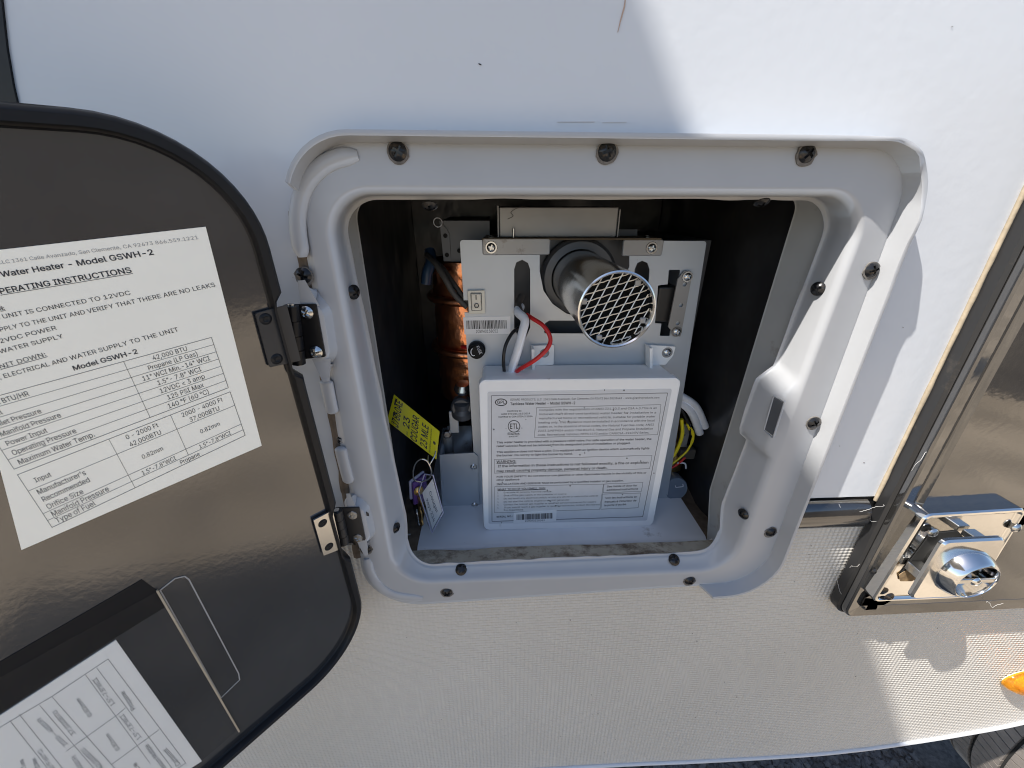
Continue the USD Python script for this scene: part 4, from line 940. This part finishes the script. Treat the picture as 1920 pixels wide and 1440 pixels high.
tagy = thing('key_tag', 'yellow paper key tag with black handwriting, COUGAR, hanging left of the heater', 'key tag', at=yt[2])
m_, n_ = sheet(yt, .0006, 8, 3); card = obj('card', m_, 'yellow_card', tagy)
lu, lv = np.linalg.norm(yt[1]-yt[0]), np.linalg.norm(yt[3]-yt[0])
quad_print(yt, [('J7860AE', .22, .97, .20, .04, .0078, True), ('23', .42, .74, .395, .34, .0072, True), ('COUGAR', .60, .97, .565, .10, .0074, True), ('23 MLE', .80, .93, .775, .12, .0076, True)], 'ink', 'handwriting', card,
           shapes=[Point(.095*lu, .58*lv).buffer(.0016), Point(.93*lu, .50*lv).buffer(.0016), sbox(.075*lu, .74*lv, .078*lu, .95*lv), sbox(.12*lu, .74*lv, .123*lu, .95*lv), sbox(.075*lu, .74*lv, .123*lu, .75*lv), sbox(.075*lu, .94*lv, .123*lu, .95*lv), sbox(.045*lu, .06*lv, .075*lu, .30*lv)])
quad_print(yt, [('YEAR', .415, .96, .41, .82, .0018, False), ('MAKE', .515, .96, .51, .80, .0018, False), ('Manufacturer and number', .875, .95, .85, .10, .0018, False), ('UNIT', .135, .95, .13, .74, .0018, False)], 'ink', 'card_print', card)
ex = [yt[0]+(yt[0]-yt[1])*.13+n_*.0006, yt[1]+n_*.0006, yt[2]+n_*.0006, yt[3]+(yt[3]-yt[2])*.13+n_*.0006]
obj('clear_sleeve', sheet(ex, .0004, 6, 2)[0], 'clear_plastic', tagy)
kr = thing('key_ring', 'thin wire key ring with a loop joining the yellow tag to the keys', 'key ring', at=P(790, 890, .062))
obj('ring', tube(pcurve([(775, 898, .062), (775, 882, .060), (780, 868, .058), (790, 861, .057), (800, 864, .057), (806, 874, .057), (809, 885, .058), (807, 893, .060), (802, 899, .062), (790, 903, .066), (780, 902, .064), (775, 898, .062)], 60), .0008, 8), 'steel', kr, smooth=60)
obj('loop', tube(pcurve([(805, 872, .057), (810, 864, .058), (815, 854, .062), (817, 845, .066), (815, 838, .068)], 26), .0008, 8), 'steel', kr, smooth=60)
obj('loop', tube(pcurve([(805, 871, .058), (802, 862, .062), (803, 854, .067)], 12), .0007, 8), 'steel', kr, smooth=60)
# purple bodied fob
def slab3(c, th, mat_, name, parent, r=.003):
    """rounded slab on a quad"""
    n = np.cross(c[1]-c[0], c[3]-c[0]); n /= np.linalg.norm(n)
    s = manifold3d.Manifold.sphere(r, 16); pts = []
    cen = sum(c)/4
    for q in c:
        d = (cen-q)/np.linalg.norm(cen-q)*r*1.4
        for h in (-1, 1): pts.append(s.translate([*(q+d+n*h*max(0, th/2-r))]))
    return obj(name, manifold3d.Manifold.batch_hull(pts), mat_, parent, smooth=30)
pf = thing('key_fob', 'small purple plastic fob with pale rim, hanging behind the clear tag', 'key fob', at=P(782, 947, .07))
slab3([P(767, 902, .0705), P(794, 882, .084), P(796, 928, .084), P(769, 937, .0705)], .0030, 'lilac', 'rim', pf, .0014)
slab3([P(773, 905, .0690), P(797, 886, .0815), P(800, 938, .0815), P(776, 947, .0690)], .0036, 'purple', 'body', pf, .0016)
p = P(785, 920, .0700); obj('button', lathe([(1e-6, .003), (.003, .0028), (.0052, .0012), (.0055, 0)], p, (.55, -.8, 0), 24), 'brass', pf, smooth=50)
# toothed keys
def key(pts, seed, label, m):
    a, b = pts; kk = thing('key', label, 'key', 'keys on the ring beside the compartment wall', at=b); r = random.Random(seed)
    d = (b-a); L_ = np.linalg.norm(d); d /= L_; w = np.array([.62, -.70, 0]); w -= d*(w@d); w /= np.linalg.norm(w)
    prof_ = [(0, -.0035)]+[(L_*.25+L_*.7*i/9, -.0035) for i in range(10)]+[(L_, 0)]+[(L_*.95-L_*.7*i/9, .0018+r.choice([0, .0008, .0016])) for i in range(10)]+[(0, .0035)]
    g = Polygon(prof_).buffer(0); mm = trimesh.creation.extrude_polygon(g, .0016, engine='earcut'); v = mm.vertices; n = np.cross(d, w)
    obj('blade', tri(a+v[:, :1]*d+v[:, 1:2]*w+(v[:, 2:]-.0008)*n, mm.faces), m, kk)
    obj('bow', slab_on(a-d*.004, d, w, .008), m if seed == 3 else 'fuse_black', kk, smooth=30)
def slab_on(c, d, w, r):
    n = np.cross(d, w); s = manifold3d.Manifold.sphere(.0009, 10)
    return manifold3d.Manifold.batch_hull([s.translate([*(c+d*math.cos(t)*r*.8+w*math.sin(t)*r)]) for t in np.linspace(0, 6.28, 14)])
key((P(785, 944, .072), P(791, 986, .075)), 3, 'brass key with notched edge hanging beside the clear tag', 'brass')
key((P(778, 948, .080), P(784, 983, .084)), 5, 'darker key behind the brass one', 'steel')
ct = [P(795, 889, .078), P(811, 892, .062), P(830, 961, .062), P(810, 998, .062)]
cf = [P(792, 924, .064), P(811, 893, .060), P(830, 960, .060), P(810, 997, .060)]
ck = thing('clear_key_tag', 'clear plastic key tag holding a white slip with blue handwriting', 'key tag', at=cf[3])
def prism(front, back):
    m = trimesh.convex.convex_hull(np.vstack([front, back])); return tri(m.vertices, m.faces)
fr5 = [P(785, 923, .066), P(796, 889, .066), P(812, 891, .060), P(831, 961, .058), P(810, 999, .058)]
bk5 = [q+np.array([-.004, .006, 0]) for q in fr5]
obj('case', prism(fr5, bk5), 'clear_plastic', ck)
pc = [P(811, 898, .0615), P(829, 959, .0590), P(811, 992, .0590), P(792, 924, .0650)]
slip = obj('slip', sheet(pc, .0005, 4, 2)[0], 'paper_white', ck)
quad_print(pc, [('Cougar', .18, .50, .85, .40, .0042, False), ('keys 224', .25, .86, .92, .78, .0040, False)], 'wire_blue', 'handwriting', slip)
obj('case_edge', [tube([a, b], .0006, 6) for a, b in zip(fr5, fr5[1:]+fr5[:1])], 'lilac', ck, smooth=60)
obj('bolt_end', tube([P(758, 1003, .058), P(768, 1002, .064)], .0016, 8), 'steel', fr, smooth=50)

# ================================================================== STORAGE HATCH on the right
YH = -.018
ha = thing('storage_hatch', 'glossy black storage hatch door with a raised rim, at the right edge below the light', 'hatch', at=(.6, 0, -.24))
hl = float((P(1870, 640, YH)[0]+P(1600, 1095, YH)[0]+P(1700, 925, YH)[0])/3); hb = float(P(1700, 1153, YH)[2]); 
HL = rr(hl, 1.05, hb, .62, [.03, .03, .03, .012], 12)
hp = [(inset(HL, .030), -.0190), (inset(HL, .0185), -.0190), (inset(HL, .0165), -.0160), (inset(HL, .0150), -.0150), (inset(HL, .0138), -.0162), (inset(HL, .0022), YH), (inset(HL, .0006), YH+.0010), (HL, YH+.0025), (HL, .0)]
obj('rim', loft(hp[1:]), 'hatch_gloss', ha, smooth=30)
obj('panel', loft([hp[0], hp[1]], True), 'hatch_gloss', ha, smooth=30)
obj('side_seal', loft([(inset(HL, -.0008), YH+.006), (inset(HL, -.0032), YH+.008), (inset(HL, -.0034), -.002), (inset(HL, -.002), -.0005)]), 'black_satin', ha, smooth=30)
obj('sealant', tube(curve([(hl-.0045, -.001, z) for z in np.linspace(.60, -.085, 40)], 90), [.0016*(.85+.3*meshkit.noise(np.array([z_*60, 3.0, 1.0]))) for z_ in range(len(curve([(hl, 0, z) for z in np.linspace(.60, -.085, 40)], 90)))], 8), 'caulk', ha, smooth=60)
obj('screw', screw(P(1641, 1071, YH-.0005), .0042), 'black_screw', ha, smooth=25)
# chrome furnace vent
ve = thing('furnace_vent', 'chrome furnace exhaust vent plate with round collar and cross bar on the black hatch', 'vent', at=P(1790, 1120, -.022))
def qslab(pts, yf, yb, r, lip=.0, n=8):
    l = quad_loop(q4([(a, b, yf) for a, b in pts]), [r]*4, n, 3)
    if lip: return l, loft([(inset(l, .0062), yf+lip), (inset(l, .0046), yf+lip*.8), (inset(l, .003), yf), (inset(l, .0012), yf+.0002), (l, yf+.0016), (l, yb)], True)
    return l, loft([(inset(l, .0016), yf), (l, yf+.0016), (l, yb)], True, True)
ys_ = -.030
l_, m_ = qslab([(1737, 966), (1634, 1130), (1826, 1122), (1930, 954)], ys_, -.0125, .007, .0025)
win = poly([(1748, 1004), (1800, 998), (1812, 1012), (1768, 1080), (1735, 1092), (1690, 1090), (1694, 1076)], ys_, .003)
obj('base_plate', m_, 'chrome', ve, smooth=35)
obj('painted_recess_shade', ext(win, ys_+.0016, ys_+.0022), 'shadow_gap', ve)  # flat black patch painted for the dark gap behind the inner plate
obj('rust_patch', ext(poly([(1688, 1080), (1708, 1068), (1722, 1084), (1714, 1092), (1690, 1092)], ys_, .002), ys_+.0012, ys_+.0016), 'rust', ve)
yi = -.046
l_, m_ = qslab([(1772, 1016), (1706, 1124), (1834, 1119), (1891, 1010)], yi, yi+.004, .006)
obj('inner_plate', m_, 'chrome', ve, smooth=35)
for a, b in (((1716, 1064), (1734, 1076)), ((1822, 1003), (1838, 1012))):
    p, q = P(*a, ys_-.006), P(*b, ys_-.006); obj('spring_tab', bbox(min(p[0], q[0]), max(p[0], q[0]), yi+.003, ys_+.001, min(p[2], q[2]), max(p[2], q[2]), .0008), 'steel', ve, smooth=30)
co = P(1806, 1072, yi); cx2 = P(1819, 1083, yi-.016); rc = float(np.linalg.norm(P(1860, 1062, yi-.004)-P(1750, 1085, yi-.004)))/2
obj('collar', lathe([(rc, 0), (rc*.995, .001), (rc*.95, .0042), (rc*.84, .0092), (rc*.765, .0108), (rc*.73, .0112), (rc*.70, .0104), (rc*.68, .006), (rc*.66, -.02)], co, (0, -1, 0), 56), 'chrome', ve, smooth=50)
obj('duct_shade_disc', disc(rc*.67, .001, co+np.array([0, .012, 0]), (0, -1, 0), 40), 'shadow_gap', ve)  # black disc set in to paint the shade inside the duct
obj('cross_bar', bbox(co[0]-rc*.70, co[0]+rc*.70, co[1]-.0098, co[1]-.0078, co[2]-.0025, co[2]+.0025, .0009), 'chrome', ve, smooth=30)
obj('cross_bar_boss', lathe([(1e-6, .0022), (.003, .0016), (.0042, 0)], co+np.array([0, -.0098, 0]), (0, -1, 0), 20), 'chrome', ve, smooth=50)
fl = trimesh.creation.box([rc*1.25, .0012, rc*.8]); fl.apply_transform(trimesh.transformations.rotation_matrix(.75, [1, 0, 0])); fl.apply_translation(co+np.array([0, -.001, -.010])); obj('flap', tri(fl.vertices, fl.faces), 'chrome', ve)
for px, py, m_ in ((1749, 999, 'steel'), (1905, 990, 'steel'), (1667, 1118, 'black_screw')): obj('screw', screw(P(px, py, ys_-.0002), .0044), m_, ve, smooth=25)

# ================================================================== MARKER LIGHT
ml = thing('marker_light', 'amber side marker light on the lower panel at the right edge', 'marker light', at=P(1905, 1300, 0))
ca = P(1945, 1272, -.001); hw = float(ca[0]-P(1858, 1300, -.001)[0]); hh = .021
def dome_(hw, hh, dp, n=36, m=8, off=0.0):
    loops = []
    for i in range(m+1):
        t_ = i/m*math.pi/2; s_, y = math.cos(t_), -dp*math.sin(t_)
        th = np.linspace(0, 2*math.pi, n, endpoint=False); ex_ = np.sign(np.cos(th))*np.abs(np.cos(th))**1.1
        loops.append((np.stack([ca[0]+hw*s_*ex_, ca[2]+hh*s_*np.sin(th)*(1-.12*np.cos(th))], 1) if i < m else np.stack([ca[0]+hw*.02*ex_, ca[2]+hh*.02*np.sin(th)], 1), ca[1]+y+off))
    return loft(loops[::-1], True)
obj('lens', dome_(hw, hh, .020), 'amber_lens', ml, smooth=60)
obj('reflector', dome_(hw*.72, hh*.62, .010, off=.0), 'amber_inner', ml, smooth=60)
lm = np.stack([ca[0]+hw*1.0*np.cos(np.linspace(0, 2*math.pi, 40, endpoint=False)), ca[2]+hh*1.02*np.sin(np.linspace(0, 2*math.pi, 40, endpoint=False))], 1)
obj('base', loft([(inset(lm, .003), ca[1]-.0012), (inset(lm, .0022), ca[1]-.001), (inset(lm, .002), .0005)], True), 'cream_plastic', ml, smooth=40)

# ================================================================== TYRE
d_ = ray(1826, 1416); RT = .36; za = ZG+RT
X_ = CAM+d_*((za-CAM[2])/d_[2]); axx = float(X_[0])+RT+.10; yo, yi2 = .012, .215
ty = thing('tyre', 'worn black rubber tyre with grooved tread under the skirt at the right', 'tyre', at=(axx, .1, ZG))
yy = [(RT*.62, yo+.012), (RT*.80, yo-.006), (RT*.92, yo), (RT*.975, yo+.010), (RT*.992, yo+.024), (RT, yo+.05), (RT, yi2-.05), (RT*.992, yi2-.024), (RT*.97, yi2-.008), (RT*.8, yi2+.004), (RT*.62, yi2-.012)]
base_ = lathe([(r-.006 if yo+.008 < y < yi2-.008 else r, y) for r, y in yy], np.array([axx, 0, za]), (0, 1, 0), 96)
obj('carcass', base_, 'tyre_groove', ty, smooth=40)
rows_y = [(yo+.006, yo+.036), (yo+.042, yo+.074), (yo+.081, yo+.122), (yo+.129, yo+.161), (yo+.167, yi2-.006)]
for k_, (y0, y1) in enumerate(rows_y):
    n_b = 104 if k_ in (1, 2, 3) else 128
    for j in range(n_b):
        a0 = 2*math.pi*(j+.05+(k_ % 2)*.5)/n_b; a1 = 2*math.pi*(j+.93+(k_ % 2)*.5)/n_b
        if not (1.9 < (a0 % (2*math.pi)) < 3.9): continue
        sk_ = .022*(1 if k_ % 2 else -1); V = []
        for rad in (RT-.007, RT):
            ra, rb = (rad-(.010 if k_ == 0 else 0), rad-(.010 if k_ == 4 else 0))
            V += [(axx+ra*math.cos(a0), y0, za+ra*math.sin(a0)), (axx+ra*math.cos(a1), y0, za+ra*math.sin(a1)), (axx+rb*math.cos(a1+sk_), y1, za+rb*math.sin(a1+sk_)), (axx+rb*math.cos(a0+sk_), y1, za+rb*math.sin(a0+sk_))]
        b_ = trimesh.convex.convex_hull(np.array(V)); obj('tread_block', tri(b_.vertices, b_.faces), 'tyre_rubber', ty)
obj('rim', lathe([(1e-6, yo+.05), (RT*.4, yo+.04), (RT*.58, yo+.02), (RT*.635, yo+.008), (RT*.635, yi2-.01)], np.array([axx, 0, za]), (0, 1, 0), 64), 'steel', ty, smooth=40)

# ================================================================== COBWEB
cw = thing('cobweb', 'dusty white cobweb strands across the left corner of the black hatch', 'cobweb', at=P(1700, 960, -.01))
strands = []
def wob(p): return p+np.stack([meshkit.noise(p*220+k)-.5 for k in (1.0, 7.0, 13.0)], 1)*.004
for pts in (((1690, 852, .0), (1700, 890, -.01), (1722, 865, -.016), (1738, 846, -.018)), ((1697, 872, -.004), (1706, 886, -.012), (1704, 897, -.012), (1716, 888, -.016), (1722, 888, -.016)), ((1680, 896, -.004), (1694, 901, -.01), (1686, 912, -.008), (1700, 918, -.012), (1706, 905, -.014), (1712, 912, -.015)),
            ((1683, 915, -.004), (1676, 925, -.003), (1690, 930, -.010)), ((1572, 946, -.011), (1576, 952, -.012)), ((1612, 958, -.011), (1630, 954, -.011), (1652, 948, -.010), (1672, 944, -.008), (1690, 942, -.014)), ((1632, 974, -.008), (1648, 976, -.008), (1660, 968, -.006), (1662, 958, -.006), (1668, 948, -.008), (1680, 950, -.012)),
            ((1655, 975, -.006), (1668, 976, -.008), (1676, 966, -.012), (1690, 962, -.016)), ((1560, 1060, -.001), (1570, 1090, -.004), (1577, 1115, -.012)), ((1565, 1065, -.001), (1590, 1063, -.004), (1610, 1058, -.014)), ((1850, 1128, -.03), (1862, 1136, -.02), (1880, 1132, -.02))):
    strands.append(tube(wob(pcurve(pts, 30)), .00012, 4))
for t_ in strands: obj('strand', t_, 'cobweb_silk', cw)
